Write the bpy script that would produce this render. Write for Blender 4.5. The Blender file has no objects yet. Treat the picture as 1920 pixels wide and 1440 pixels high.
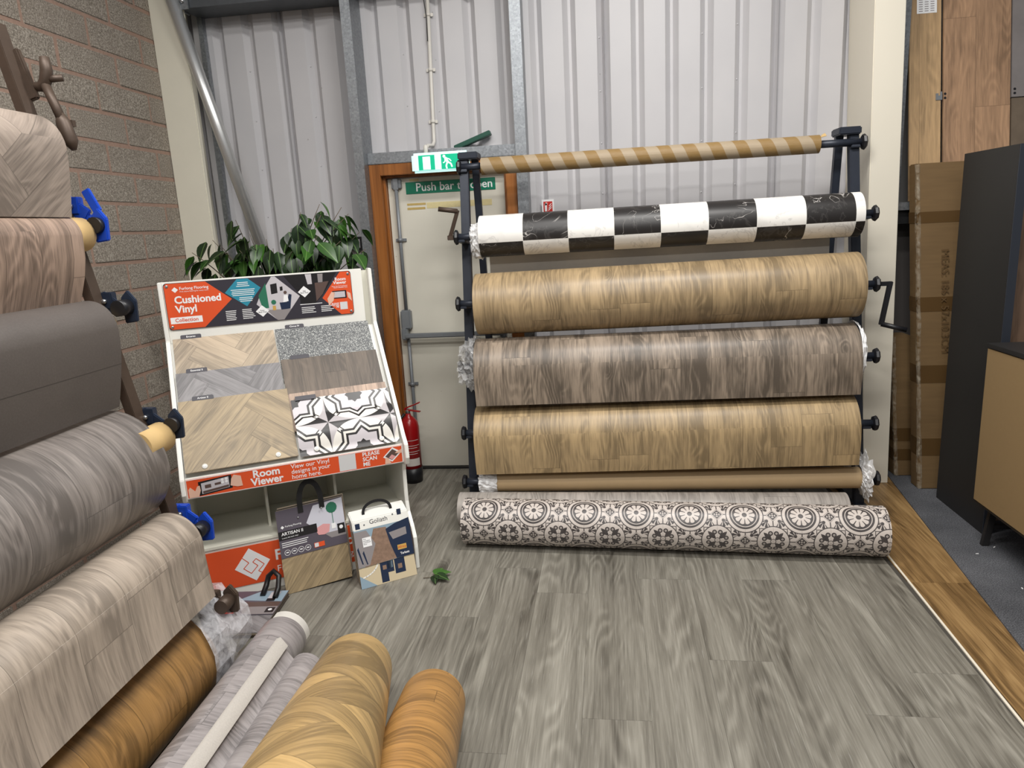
import bpy, bmesh, math, random
from mathutils import Vector, Matrix
V = Vector
PI = math.pi
random.seed(7)
scene = bpy.context.scene
COL = scene.collection

# ---------------------------------------------------------------- camera
cam_d = bpy.data.cameras.new('camera')
cam_d.sensor_width = 36.0
cam_d.lens = 24.896
cam_d.clip_start = 0.05
cam = bpy.data.objects.new('camera', cam_d)
COL.objects.link(cam)
yaw, pitch, roll_a = math.radians(-7.1735), math.radians(12.5436), math.radians(-3.0258)
fw = V((math.sin(yaw) * math.cos(pitch), math.cos(yaw) * math.cos(pitch), -math.sin(pitch)))
rt = V((math.cos(yaw), -math.sin(yaw), 0))
up = rt.cross(fw)
r2 = rt * math.cos(roll_a) + up * math.sin(roll_a)
u2 = -rt * math.sin(roll_a) + up * math.cos(roll_a)
cam.matrix_world = Matrix(((r2.x, u2.x, -fw.x, 0), (r2.y, u2.y, -fw.y, 0), (r2.z, u2.z, -fw.z, 1.6), (0, 0, 0, 1)))
scene.camera = cam

# ---------------------------------------------------------------- light and exposure
world = bpy.data.worlds.new('world')
scene.world = world
world.use_nodes = True
world.node_tree.nodes['Background'].inputs[0].default_value = (0.93, 0.95, 1.0, 1)
world.node_tree.nodes['Background'].inputs[1].default_value = 0.15
scene.view_settings.view_transform = 'Standard'
scene.view_settings.look = 'None'
scene.view_settings.gamma = 1.0
scene.view_settings.use_curve_mapping = False
scene.view_settings.exposure = 0.0


def area(name, loc, target, sx, sy, power, col):
    d = bpy.data.lights.new(name, 'AREA')
    d.shape = 'RECTANGLE'
    d.size, d.size_y, d.energy, d.color = sx, sy, power, col
    o = bpy.data.objects.new(name, d)
    COL.objects.link(o)
    o.location = loc
    o.rotation_euler = (V(target) - V(loc)).to_track_quat('-Z', 'Y').to_euler()
    return o


# fluorescent ceiling fittings of the showroom
area('ceiling_light_a', (0.5, 2.55, 3.75), (0.5, 2.75, 0), 1.5, 0.25, 80, (1.0, 0.975, 0.94))
area('ceiling_light_b', (0.1, 0.6, 3.75), (0.1, 1.0, 0), 1.5, 0.3, 70, (1.0, 0.98, 0.95))
area('ceiling_light_c', (-1.35, 1.5, 3.75), (-1.45, 1.9, 0), 1.5, 0.25, 42, (1.0, 0.98, 0.95))
area('ceiling_light_d', (0.3, -2.2, 3.75), (0.3, -1.4, 0), 2.4, 0.4, 70, (1.0, 0.98, 0.95))


# ---------------------------------------------------------------- node expressions
NT = None


def _sock(x):
    return x.s if isinstance(x, S) else x


class S:
    def __init__(self, s):
        self.s = s

    def __add__(a, b): return M('ADD', a, b)
    __radd__ = __add__
    def __sub__(a, b): return M('SUBTRACT', a, b)
    def __rsub__(a, b): return M('SUBTRACT', b, a)
    def __mul__(a, b): return M('MULTIPLY', a, b)
    __rmul__ = __mul__
    def __truediv__(a, b): return M('DIVIDE', a, b)
    def __neg__(a): return M('MULTIPLY', a, -1.0)


def put(inp, x):
    if isinstance(x, S):
        NT.links.new(x.s, inp)
    elif isinstance(x, (tuple, list)) and len(x) == 3 and inp.type == 'RGBA':
        inp.default_value = (*x, 1)
    else:
        inp.default_value = x


def M(op, a, b=None, c=None, clamp=False):
    n = NT.nodes.new('ShaderNodeMath')
    n.operation = op
    n.use_clamp = clamp
    for i, x in enumerate((a, b, c)):
        if x is not None:
            put(n.inputs[i], x)
    return S(n.outputs[0])


def floor_(a): return M('FLOOR', a)
def fract(a): return M('FRACT', a)
def absv(a): return M('ABSOLUTE', a)
def mn(a, b): return M('MINIMUM', a, b)
def mx(a, b): return M('MAXIMUM', a, b)
def sin_(a): return M('SINE', a)
def cos_(a): return M('COSINE', a)
def sqrt_(a): return M('SQRT', a)
def powr(a, b): return M('POWER', a, b)
def fmod(a, b): return M('FLOORED_MODULO', a, b)
def lt(a, b): return M('LESS_THAN', a, b)
def gt(a, b): return M('GREATER_THAN', a, b)
def atan2_(a, b): return M('ARCTAN2', a, b)
def sat(a): return M('ADD', a, 0.0, clamp=True)
def band(x, a, b): return gt(x, a) * lt(x, b)


def sstep(x, a, b):
    n = NT.nodes.new('ShaderNodeMapRange')
    n.interpolation_type = 'SMOOTHSTEP'
    put(n.inputs[0], x)
    n.inputs[1].default_value = a
    n.inputs[2].default_value = b
    return S(n.outputs[0])


def vec(x, y, z=0.0):
    n = NT.nodes.new('ShaderNodeCombineXYZ')
    put(n.inputs[0], x); put(n.inputs[1], y); put(n.inputs[2], z)
    return S(n.outputs[0])


def noise(v, scale=1.0, detail=2.0, rough=0.5, dist=0.0):
    n = NT.nodes.new('ShaderNodeTexNoise')
    put(n.inputs['Vector'], v)
    n.inputs['Scale'].default_value = scale
    n.inputs['Detail'].default_value = detail
    n.inputs['Roughness'].default_value = rough
    n.inputs['Distortion'].default_value = dist
    return S(n.outputs[0])


def voro(v, scale, out='Distance', feature='F1'):
    n = NT.nodes.new('ShaderNodeTexVoronoi')
    n.feature = feature
    put(n.inputs['Vector'], v)
    n.inputs['Scale'].default_value = scale
    return S(n.outputs[out])


def white(x, y=0.0):
    n = NT.nodes.new('ShaderNodeTexWhiteNoise')
    n.noise_dimensions = '2D'
    put(n.inputs['Vector'], vec(x, y))
    return S(n.outputs['Value'])


def mixc(f, a, b):
    n = NT.nodes.new('ShaderNodeMix')
    n.data_type = 'RGBA'
    put(n.inputs[0], f); put(n.inputs[6], a); put(n.inputs[7], b)
    return S(n.outputs[2])


def ramp(f, stops):
    n = NT.nodes.new('ShaderNodeValToRGB')
    cr = n.color_ramp
    while len(cr.elements) < len(stops):
        cr.elements.new(0.5)
    for e, (p, c) in zip(cr.elements, stops):
        e.position = p
        e.color = (*c, 1)
    put(n.inputs[0], f)
    return S(n.outputs[0])


def uvs():
    n = NT.nodes.new('ShaderNodeUVMap')
    p = NT.nodes.new('ShaderNodeSeparateXYZ')
    NT.links.new(n.outputs[0], p.inputs[0])
    return S(p.outputs[0]), S(p.outputs[1])


def objxyz():
    n = NT.nodes.new('ShaderNodeTexCoord')
    p = NT.nodes.new('ShaderNodeSeparateXYZ')
    NT.links.new(n.outputs['Object'], p.inputs[0])
    return S(p.outputs[0]), S(p.outputs[1]), S(p.outputs[2]), S(n.outputs['Object'])


def objrand():
    return S(NT.nodes.new('ShaderNodeObjectInfo').outputs['Random'])


def lin(c):
    return tuple(((x / 255) / 12.92 if x <= 10 else (((x / 255) + 0.055) / 1.055) ** 2.4) for x in c)


MATS = {}


def material(name, build=None, color=(200, 200, 200), rough=0.5, metal=0.0, emit=None, estr=0.0, coat=0.0, spec=None):
    global NT
    m = bpy.data.materials.new(name)
    m.use_nodes = True
    NT = m.node_tree
    b = NT.nodes['Principled BSDF']
    b.inputs['Roughness'].default_value = rough
    b.inputs['Metallic'].default_value = metal
    if spec is not None:
        b.inputs['Specular IOR Level'].default_value = spec
    if coat:
        b.inputs['Coat Weight'].default_value = coat
        b.inputs['Coat Roughness'].default_value = 0.15
    b.inputs['Base Color'].default_value = (*lin(color), 1)
    if emit:
        b.inputs['Emission Color'].default_value = (*lin(emit), 1)
        b.inputs['Emission Strength'].default_value = estr
    if build:
        d = build()
        if 'color' in d:
            put(b.inputs['Base Color'], d['color'])
        if 'rough' in d:
            put(b.inputs['Roughness'], d['rough'])
        if 'bump' in d:
            n = NT.nodes.new('ShaderNodeBump')
            n.inputs['Strength'].default_value = d.get('bstr', 0.3)
            n.inputs['Distance'].default_value = d.get('bdist', 0.002)
            put(n.inputs['Height'], d['bump'])
            NT.links.new(n.outputs[0], b.inputs['Normal'])
    MATS[name] = m
    return m


def speckled(name, color, amt=0.12, scale=40, rough=0.5, metal=0.0, **k):
    """a plain finish with faint unevenness"""
    def b():
        _, _, _, o = objxyz()
        n = noise(o, scale, 3.0, 0.6)
        c = lin(color)
        return dict(color=mixc(n, tuple(x * (1 - amt) for x in c), tuple(min(1, x * (1 + amt)) for x in c)))
    return material(name, b, rough=rough, metal=metal, **k)


# wood print: u across the plank, v along it, metres
def wood(u, v, i1, i2, dark, mid, light, contrast=1.0, tint=0.5, rings=1.0, knots=1.0, ls=1.0):
    a = white(i1, i2)
    b = white(i2 + 31.7, i1 + 5.1)
    uu = u + a * 7.31
    vv = (v + b * 11.7) * ls
    kd = voro(vec(uu * 3.4, vv * 1.3), 1.0)
    km = sstep(kd, 0.17, 0.0) * knots
    wob = noise(vec(uu * 3.0, vv * 2.2, b * 3), 1.0, 1.0)
    base = noise(vec(uu * 7.5 + wob * 0.5, vv * 0.95, a * 9), 1.0, 1.0, 0.4, 0.10) + km * 0.16
    rg = powr(sin_(base * 84.0) * 0.5 + 0.5, 1.6)
    rmask = sstep(noise(vec(uu * 8, vv * 1.8, 4.0), 1.0, 1.0), 0.40, 0.58)
    low = noise(vec(uu * 12.0 + wob * 0.4, vv * 0.8, b * 4), 1.0, 2.0, 0.5)
    g1 = noise(vec(uu * 70.0 + wob * 1.2, vv * 1.5), 1.0, 2.0, 0.6)
    g2 = noise(vec(uu * 200.0, vv * 6.0), 1.0, 2.0, 0.6)
    t = (low - 0.5) * (1.7 * contrast) + (rg - 0.5) * (0.34 * rings) * rmask * contrast + (g1 - 0.5) * (1.25 * contrast) \
        + (g2 - 0.5) * (1.0 * contrast) + (a - 0.5) * tint + 0.5 - km * 0.45
    return ramp(sat(t), [(0.0, dark), (0.5, mid), (1.0, light)]), t


def shades(c, d=0.62, l=1.32):
    c = lin(c)
    return tuple(x * d for x in c), c, tuple(min(1, x * l) for x in c)


def planks(u, v, w, l):
    ci = floor_(u / w)
    off = white(ci, 3.7)
    y = v / l + off
    ri = floor_(y)
    fu, fv = fract(u / w), fract(y)
    su = mn(fu, 1 - fu) * w
    sv = mn(fv, 1 - fv) * l
    return fu * w, fv * l, ci, ri, mn(su, sv)


def wood_planks(name, col, w=0.155, l=0.9, d=0.62, li=1.32, contrast=1.0, tint=0.5, rough=0.42, swap=False, seam=0.6, rings=1.0, coat=0.0, ls=2.0):
    def b():
        u, v = uvs()
        if swap:
            u, v = v, u
        lu, lv, i1, i2, s = planks(u, v, w, l)
        c, t = wood(lu, lv, i1, i2, *shades(col, d, li), contrast=contrast, tint=tint, rings=rings, ls=ls)
        sm = sstep(s, 0.0016, 0.0004)
        c = mixc(sm * seam, c, tuple(x * 0.3 for x in lin(col)))
        return dict(color=c, bump=t - sm * 2.0, bstr=0.12, bdist=0.0012)
    return material(name, b, rough=rough, coat=coat)


def herring(name, col, w=0.09, n=5, ang=PI / 4, d=0.62, li=1.3, contrast=0.9, tint=0.7, rough=0.42):
    def b():
        u, v = uvs()
        c_, s_ = math.cos(ang) / w, math.sin(ang) / w
        x = u * c_ + v * s_
        y = v * c_ - u * s_
        i, j = floor_(x), floor_(y)
        m = fmod(i - j, 2.0 * n)
        hz = lt(m, n - 0.5)
        al_h = fmod(x - j, 2.0 * n)
        al_v = fmod(y - i - 1.0, 2.0 * n)
        fx, fy = fract(x), fract(y)
        along = hz * al_h + (1 - hz) * al_v
        across = hz * fy + (1 - hz) * fx
        id1 = hz * (i - floor_(al_h)) + (1 - hz) * (i + 500)
        id2 = hz * j + (1 - hz) * (j - floor_(al_v) + 300)
        e = mn(mn(across, 1 - across), mn(along, n - along)) * w
        c, t = wood(across * w, along * w, id1, id2, *shades(col, d, li), contrast=contrast, tint=tint, ls=1.8)
        sm = sstep(e, 0.0014, 0.0003)
        c = mixc(sm * 0.65, c, tuple(q * 0.25 for q in lin(col)))
        return dict(color=c, bump=t - sm * 2.0, bstr=0.12, bdist=0.0012)
    return material(name, b, rough=rough)


def marble(u, v, seed):
    a = noise(vec(u * 5 + seed, v * 5), 1.0, 4.0, 0.6, 1.2)
    return sstep(absv(a - 0.5), 0.022, 0.0), a


def checker_mat():
    def b():
        u, v = uvs()
        w = 0.2415
        i, j = floor_(u / w), floor_(v / w)
        k = fmod(i + j, 2.0)
        fu, fv = fract(u / w), fract(v / w)
        e = mn(mn(fu, 1 - fu), mn(fv, 1 - fv)) * w
        sd = white(i, j) * 13
        vein, a = marble(u, v, sd)
        lo = noise(vec(u * 9 + sd, v * 9), 1.0, 3.0)
        wh = mixc(vein * 0.32 + sstep(lo, 0.5, 0.75) * 0.25, lin((240, 238, 233)), lin((165, 162, 160)))
        v2, _ = marble(u * 0.8, v * 0.8, sd + 40)
        thin = sstep(absv(noise(vec(u * 4 + sd, v * 4, 3.0), 1.0, 3.0, 0.55, 1.6) - 0.5), 0.007, 0.0)
        msk = sstep(noise(vec(u * 7, v * 7 + sd), 1.0, 1.0), 0.46, 0.6)
        bl = mixc(thin * msk * 0.8 + v2 * 0.04, lin((36, 33, 32)), lin((205, 200, 195)))
        c = mixc(k, wh, bl)
        return dict(color=mixc(lt(e, 0.0011), c, lin((230, 228, 222))))
    return material('checker_vinyl', b, rough=0.42)


def tile_mat():
    """black and cream encaustic print: flower roundels, fleur roundels, small crosses, palmettes"""
    def b():
        u, v = uvs()
        u = u - 0.12
        p = 0.2515
        x = (u / p - floor_(u / p + 0.5)) * p
        y = (v / p - floor_(v / p + 0.5)) * p
        ax, ay = absv(x), absv(y)
        r1 = sqrt_(x * x + y * y)
        t1 = atan2_(y, x)
        bx, by = ax - p / 2, ay - p / 2
        r2 = sqrt_(bx * bx + by * by)
        t2 = atan2_(absv(by), absv(bx))
        # roundel with ten petals
        pet = r1 - 0.0475 * (0.80 + 0.20 * powr(absv(cos_(t1 * 5.0)), 0.6))
        slit = absv(sin_(t1 * 5.0)) * r1
        petal = lt(pet, 0.0) * gt(mx(slit - 0.0, 0.0), 0.0) * (1 - lt(absv(cos_(t1 * 5.0)), 0.34) * gt(r1, 0.022))
        A = lt(r1, 0.056) * (1 - petal)
        A = mx(A, lt(r1, 0.0115))
        A = mx(A, band(r1, 0.0595, 0.0690))
        A = mx(A, band(r1, 0.0820, 0.0865))
        inA = lt(r1, 0.0865)
        # roundel with fleur cross
        inB = lt(r2, 0.0745)
        ring = band(r2, 0.0700, 0.0745)
        dg = absv(t2 - PI / 4)
        leaf = lt(dg, 0.33 * sat((0.062 - r2) * 34.0) * sat((r2 - 0.008) * 90.0))
        px_, py_ = absv(bx), absv(by)
        q1 = mn((px_ - 0.013) * (px_ - 0.013) + (py_ - 0.040) * (py_ - 0.040), (px_ - 0.040) * (px_ - 0.040) + (py_ - 0.013) * (py_ - 0.013))
        q1 = sqrt_(q1)
        curl = band(q1, 0.0046, 0.0112) + lt(q1, 0.0022)
        st = mn(absv(px_ - 0.0165) + mx(py_ - 0.034, 0.0) * 4 + mx(0.012 - py_, 0.0) * 4, absv(py_ - 0.0165) + mx(px_ - 0.034, 0.0) * 4 + mx(0.012 - px_, 0.0) * 4)
        B = sat(ring + leaf + curl + lt(st, 0.0052) + band(r2, 0.0105, 0.0135))
        # crosses half way between roundels of a kind
        cx = mn(absv(ax - p / 2) + ay, ax + absv(ay - p / 2))
        k1 = mn(mx(absv(ax - p / 2), ay), mx(ax, absv(ay - p / 2)))
        k2 = mn(mn(absv(ax - p / 2), ay) + gt(ax, p / 4 + 0.5) * 1, 9.0)
        inC = lt(cx, 0.0305)
        crs = lt(cx, 0.021) * lt(mx(k1 - 0.0125, 0.0) + 0.0, 0.00001) * (1 - gt(k1, 0.0035) * gt(mn(absv(cx - k1 * 2.0), 1.0), -1.0) * lt(absv(cx - 2.0 * k1), 0.006))
        C = (1 - crs) * lt(cx, 0.0245)
        C = sat(C + band(cx, 0.0285, 0.0305))
        # palmettes in the gaps
        fx = mn(absv(absv(ax - p / 2) - 0.0335) + absv(ay - 0.0335), absv(absv(ay - p / 2) - 0.0335) + absv(ax - 0.0335))
        near = lt(absv(ax - p / 2) + ay, ax + absv(ay - p / 2))
        gx = near * (absv(ax - p / 2) - 0.0285) + (1 - near) * (ax - 0.0285)
        gy = near * (ay - 0.0285) + (1 - near) * (absv(ay - p / 2) - 0.0285)
        gr = sqrt_(gx * gx + gy * gy)
        ga = atan2_(gy - gx, gx + gy)
        fan = lt(gr, 0.0310) * gt(cos_(ga * 9.0), -0.6) * lt(absv(ga), 1.35) + lt(gr, 0.0075)
        frame = band(mx(absv(gx - 0.004), absv(gy - 0.004)), 0.0300, 0.0335)
        D = sat(fan + frame)
        out = (1 - inA) * (1 - inB) * (1 - inC)
        t = sat(A * inA + (1 - inA) * B * inB + (1 - inA) * (1 - inB) * C * inC + D * out)
        grout = mx(lt(mn(ax, ay), 0.0006), lt(mn(absv(bx), absv(by)), 0.0006))
        wear = noise(vec(u * 40, v * 40), 1.0, 3.0)
        c = mixc(sat(t) * (0.86 + 0.14 * wear), lin((208, 198, 190)), lin((46, 41, 43)))
        return dict(color=mixc(grout * 0.55, c, lin((110, 102, 98))))
    return material('encaustic_vinyl', b, rough=0.4)


def star_mat():
    def b():
        u, v = uvs()
        p = 0.29
        x = (u / p - floor_(u / p + 0.5)) * p
        y = (v / p - floor_(v / p + 0.5)) * p
        ax, ay = absv(x), absv(y)
        st = mn(mx(ax, ay), (ax + ay) * 0.7071)
        bx, by = absv(ax - p / 2), absv(ay - p / 2)
        pin = sqrt_(bx) + sqrt_(by)
        inp = lt(pin, 0.40)
        oct_ = gt(sin_(atan2_(by, bx) * 2.0 - PI / 4 * 0) - 0.0, 0.0)
        alt = fmod(floor_(gt(ax, p / 2 - 0.0) + gt(by, bx)) + gt(x * y, 0.0), 2.0)
        dark = sat(lt(mn(mx(ax, ay), (ax + ay) * 0.7071), 0.030) + band(st, 0.066, 0.076) + band(st, 0.087, 0.097))
        ln = lt(absv(bx - by) - 0.004, 0.0) * gt(pin, 0.46)
        l2 = band(absv(bx - by), 0.010, 0.018) * gt(st, 0.097)
        dark = sat(dark + l2)
        pinc = mixc(alt, lin((52, 50, 50)), lin((192, 186, 188)))
        c = mixc(sat(gt(st, 0.030) * lt(st, 0.066)), lin((238, 234, 226)), lin((212, 206, 210)))
        c = mixc(dark, c, lin((52, 50, 50)))
        c = mixc(inp, c, pinc)
        return dict(color=c)
    return material('star_tile_vinyl', b, rough=0.35)


def mk(name, *a, **k):
    return material(name, None, *a, **k)


# ---- surfaces
def block_b():
    x, y, z, o = objxyz()
    r = objrand()
    n = noise(vec(x + r * 50, y + r * 30, z), 130.0, 4.0, 0.8)
    n2 = noise(vec(x + r * 50, y, z + r * 20), 7.0, 3.0)
    c = ramp(n, [(0.32, lin((82, 74, 66))), (0.5, lin((148, 139, 127))), (0.70, lin((214, 205, 192)))])
    c = mixc(sat((n2 - 0.35) * 0.9 + (r - 0.5) * 0.35), c, lin((132, 121, 110)))
    return dict(color=c, bump=n, bstr=0.5, bdist=0.003)


material('block', block_b, rough=0.95)


def mortar_b():
    _, _, _, o = objxyz()
    n = noise(o, 60, 4, 0.7)
    return dict(color=mixc(n, lin((138, 111, 97)), lin((184, 155, 138))), bump=n, bstr=0.5, bdist=0.003)


material('mortar', mortar_b, rough=0.95)


def clad_b():
    x, y, z, o = objxyz()
    n = noise(o, 3.0, 3.0)
    sp = sstep(voro(o, 5.0), 0.035, 0.01)
    return dict(color=mixc(sp * 0.5, mixc(n, lin((188, 187, 190)), lin((203, 201, 202))), lin((120, 115, 110))),
                rough=0.38 + 0.1 * n)


material('cladding', clad_b, rough=0.42)


def galv_b():
    _, _, _, o = objxyz()
    c = voro(o, 85.0, 'Color')
    n = noise(o, 120, 3)
    v = noise(c, 3.0, 0.0)
    return dict(color=mixc(sat(v * 0.6 + n * 0.5), lin((96, 100, 104)), lin((176, 180, 184))), rough=0.34 + 0.2 * n)


material('galvanised', galv_b, rough=0.42, metal=0.75)
speckled('purlin_steel', (98, 102, 106), 0.2, 25, rough=0.5, metal=0.6)
speckled('cream_paint', (226, 221, 204), 0.05, 6, rough=0.55)
speckled('cream_board', (232, 225, 208), 0.03, 3, rough=0.55)


def door_b():
    _, _, _, o = objxyz()
    n = noise(o, 3.0, 4.0)
    sp = sstep(voro(o, 9.0), 0.05, 0.015)
    return dict(color=mixc(sp * 0.5, mixc(n, lin((206, 202, 188)), lin((226, 222, 208))), lin((150, 135, 110))))


material('door_paint', door_b, rough=0.5)


def owood_b():
    x, y, z, o = objxyz()
    n = noise(vec(x * 30, y * 30, z * 1.6), 1.0, 3.0, 0.5, 0.4)
    n2 = noise(vec(x * 160, y * 160, z * 5), 1.0, 2.0)
    return dict(color=ramp(sat(n * 0.75 + n2 * 0.25), [(0.2, lin((100, 58, 22))), (0.5, lin((150, 92, 42))), (0.8, lin((178, 116, 60)))]))


material('varnished_pine', owood_b, rough=0.35)
speckled('grey_bolt', (128, 132, 136), 0.08, 30, rough=0.42, metal=0.2)
mk('green_sign', color=(0, 122, 92), rough=0.4)
mk('dark_green_sign', color=(14, 74, 58), rough=0.4)
mk('white_print', color=(240, 240, 240), rough=0.5)
mk('white_board', color=(240, 239, 232), rough=0.4)
speckled('tape_residue', (214, 200, 150), 0.12, 60, rough=0.6)
speckled('tape_brown', (186, 160, 96), 0.2, 60, rough=0.6)


def lens_b():
    _, _, _, o = objxyz()
    n = noise(o, 40, 3)
    return dict(color=mixc(n, lin((200, 226, 224)), lin((236, 246, 246))))


material('sign_lens', lens_b, rough=0.2, emit=(190, 240, 238), estr=0.6)
mk('lit_green', color=(0, 160, 120), rough=0.35, emit=(0, 190, 140), estr=0.6)
mk('lit_white', color=(235, 250, 250), rough=0.35, emit=(225, 255, 255), estr=0.75)
mk('conduit_pvc', color=(216, 212, 204), rough=0.45)
mk('dark_cable', color=(60, 58, 56), rough=0.6)


def floor_b():
    x, y, z, o = objxyz()
    r = objrand()
    c, t = wood(x, y, r * 917.0, r * 211.0, lin((78, 74, 66)), lin((123, 119, 109)), lin((157, 153, 142)), contrast=0.66, tint=0.12, rings=1.25, knots=1.2, ls=1.1)
    pore = sstep(noise(vec(x * 260 + r * 40, y * 9, r), 1.0, 2.0), 0.63, 0.75)
    c = mixc(pore * 0.22, c, lin((200, 198, 192)))
    return dict(color=c, bump=t, bstr=0.15, bdist=0.001)


material('grey_oak_plank', floor_b, rough=0.40)


def oakfloor_b():
    x, y, z, o = objxyz()
    r = objrand()
    c, t = wood(x, y, r * 917.0, r * 211.0, lin((96, 72, 42)), lin((140, 110, 70)), lin((172, 140, 94)), contrast=0.9, tint=0.3)
    return dict(color=c, bump=t, bstr=0.15, bdist=0.001)


material('oak_plank', oakfloor_b, rough=0.42)
mk('floor_joint', color=(70, 66, 60), rough=0.8)


def carpet_b():
    _, _, _, o = objxyz()
    n = noise(o, 190, 3.0, 0.8)
    n2 = noise(o, 4.0, 2.0)
    return dict(color=ramp(sat(n * 0.9 + (n2 - 0.5) * 0.25), [(0.28, lin((52, 53, 56))), (0.5, lin((98, 99, 103))), (0.75, lin((150, 151, 155)))]), bump=n, bstr=0.8, bdist=0.005)


material('carpet_pile', carpet_b, rough=1.0, spec=0.1)
mk('trim_strip', color=(232, 224, 206), rough=0.4)
speckled('dark_wall', (122, 120, 118), 0.06, 3, rough=0.7)
mk('skirting_black', color=(24, 24, 25), rough=0.5)

# ---- rack metals
speckled('rack_blueblack', (46, 51, 62), 0.15, 30, rough=0.42, metal=0.25)
mk('black_plastic', color=(26, 26, 30), rough=0.42)
speckled('rack_brown', (82, 68, 58), 0.18, 40, rough=0.5, metal=0.35)
speckled('clamp_blue', (26, 74, 190), 0.10, 30, rough=0.4, metal=0.1)
speckled('clamp_navy', (40, 50, 68), 0.15, 30, rough=0.42, metal=0.2)
mk('steel_bolt', color=(180, 182, 184), rough=0.3, metal=0.9)
speckled('bright_steel', (214, 215, 214), 0.08, 20, rough=0.36, metal=0.75)

# ---- vinyls
wood_planks('light_oak_vinyl', (158, 136, 103), 0.155, 0.55, contrast=1.2, tint=0.34)
wood_planks('smoked_oak_vinyl', (130, 117, 103), 0.155, 0.55, d=0.52, li=1.6, contrast=1.3, tint=0.45)
wood_planks('honey_oak_vinyl', (165, 142, 106), 0.155, 0.5, contrast=1.2, tint=0.28)
wood_planks('pale_grey_vinyl', (158, 151, 144), 0.16, 0.6, contrast=0.9, tint=0.3)
herring('taupe_herringbone_vinyl', (150, 137, 126), 0.13, 5, ang=PI * 0.22, contrast=1.1, tint=0.75)
wood_planks('rustic_pink_vinyl', (142, 122, 108), 0.13, 0.5, d=0.55, li=1.5, contrast=1.35, tint=0.7)
wood_planks('silver_oak_vinyl', (128, 121, 116), 0.20, 0.62, d=0.6, li=1.4, contrast=1.15, tint=0.5, rough=0.33)
wood_planks('bleached_oak_vinyl', (170, 157, 143), 0.20, 0.62, d=0.66, li=1.25, contrast=1.1, tint=0.4, rough=0.4)
wood_planks('amber_oak_vinyl', (160, 122, 73), 0.20, 0.7, d=0.6, li=1.25, contrast=1.05, tint=0.25, seam=0.75)
wood_planks('lavender_grey_vinyl', (150, 144, 143), 0.16, 0.7, d=0.62, li=1.25, contrast=1.1, tint=0.3, rough=0.36)
herring('gold_herringbone_vinyl', (170, 141, 93), 0.10, 3, ang=PI * 0.26, d=0.6, li=1.4, contrast=0.95, tint=1.1)
wood_planks('copper_oak_vinyl', (168, 125, 70), 0.11, 0.7, d=0.6, li=1.25, contrast=1.15, tint=0.25, seam=0.75)


def slate_b():
    u, v = uvs()
    n = noise(vec(u * 4, v * 4), 1.0, 4.0, 0.6)
    f = noise(vec(u * 160, v * 160), 1.0, 2.0)
    tl = mn(fract(u / 0.33), 1 - fract(u / 0.33)) * 0.33
    tv = mn(fract(v / 0.33 + 0.42), 1 - fract(v / 0.33 + 0.42)) * 0.33
    c = mixc(n, lin((78, 72, 69)), lin((102, 95, 90)))
    c = mixc((f - 0.4) * 0.25, c, lin((140, 134, 128)))
    return dict(color=mixc(sstep(mn(tl * 1.0 + 9.0, tv), 0.0022, 0.0008) * 0.7, c, lin((52, 48, 46))), bump=f, bstr=0.1)


material('slate_vinyl', slate_b, rough=0.5)
checker_mat()
tile_mat()
star_mat()
speckled('vinyl_back', (212, 208, 200), 0.05, 30, rough=0.75)
speckled('vinyl_edge', (188, 182, 174), 0.15, 200, rough=0.8)
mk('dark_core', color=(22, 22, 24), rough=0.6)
speckled('cardboard_core', (206, 174, 120), 0.06, 40, rough=0.8)
speckled('kraft_paper', (192, 165, 126), 0.05, 30, rough=0.62)


def stripe_b():
    u, v = uvs()
    t = fract((u + v * 0.4473) / 0.1335)
    s = sstep(t, 0.485, 0.495) - sstep(t, 0.985, 0.995)
    n = noise(vec(u * 30, v * 80), 1.0, 3.0)
    c = mixc(s, lin((164, 147, 122)), lin((142, 113, 66)))
    return dict(color=mixc((n - 0.4) * 0.2, c, lin((210, 190, 160))))


material('striped_tube', stripe_b, rough=0.6)


def film(name, alpha, tint, rough=0.12):
    """thin clear polythene"""
    global NT
    m = bpy.data.materials.new(name)
    m.use_nodes = True
    NT = m.node_tree
    NT.nodes.clear()
    out = NT.nodes.new('ShaderNodeOutputMaterial')
    tr = NT.nodes.new('ShaderNodeBsdfTransparent')
    pb = NT.nodes.new('ShaderNodeBsdfPrincipled')
    pb.inputs['Base Color'].default_value = (*lin(tint), 1)
    pb.inputs['Roughness'].default_value = rough
    mxn = NT.nodes.new('ShaderNodeMixShader')
    _, _, _, o = objxyz()
    n = noise(o, 30, 3.0, 0.6, 0.8)
    put(mxn.inputs[0], sat((n - 0.5) * 1.2 + alpha))
    NT.links.new(tr.outputs[0], mxn.inputs[1])
    NT.links.new(pb.outputs[0], mxn.inputs[2])
    NT.links.new(mxn.outputs[0], out.inputs[0])
    MATS[name] = m


film('clear_film', 0.38, (222, 222, 222))
film('milky_film', 0.55, (224, 224, 228))
film('white_film', 0.9, (240, 240, 240), 0.3)

# ---- samples
herring('sand_herringbone', (174, 157, 134), 0.075, 4, ang=PI * 0.30, contrast=1.0, tint=0.4)
herring('ash_herringbone', (132, 129, 130), 0.075, 4, ang=PI * 0.30, contrast=1.1, tint=0.4)
herring('straw_chevron', (158, 139, 108), 0.105, 5, ang=PI * 0.27, contrast=1.05, tint=0.3)
wood_planks('walnut_sample', (100, 88, 76), 0.11, 0.3, contrast=1.2, tint=0.3, rough=0.5)
wood_planks('fawn_sample', (176, 152, 134), 0.06, 0.4, contrast=1.0, tint=0.6, rough=0.5)


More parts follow.
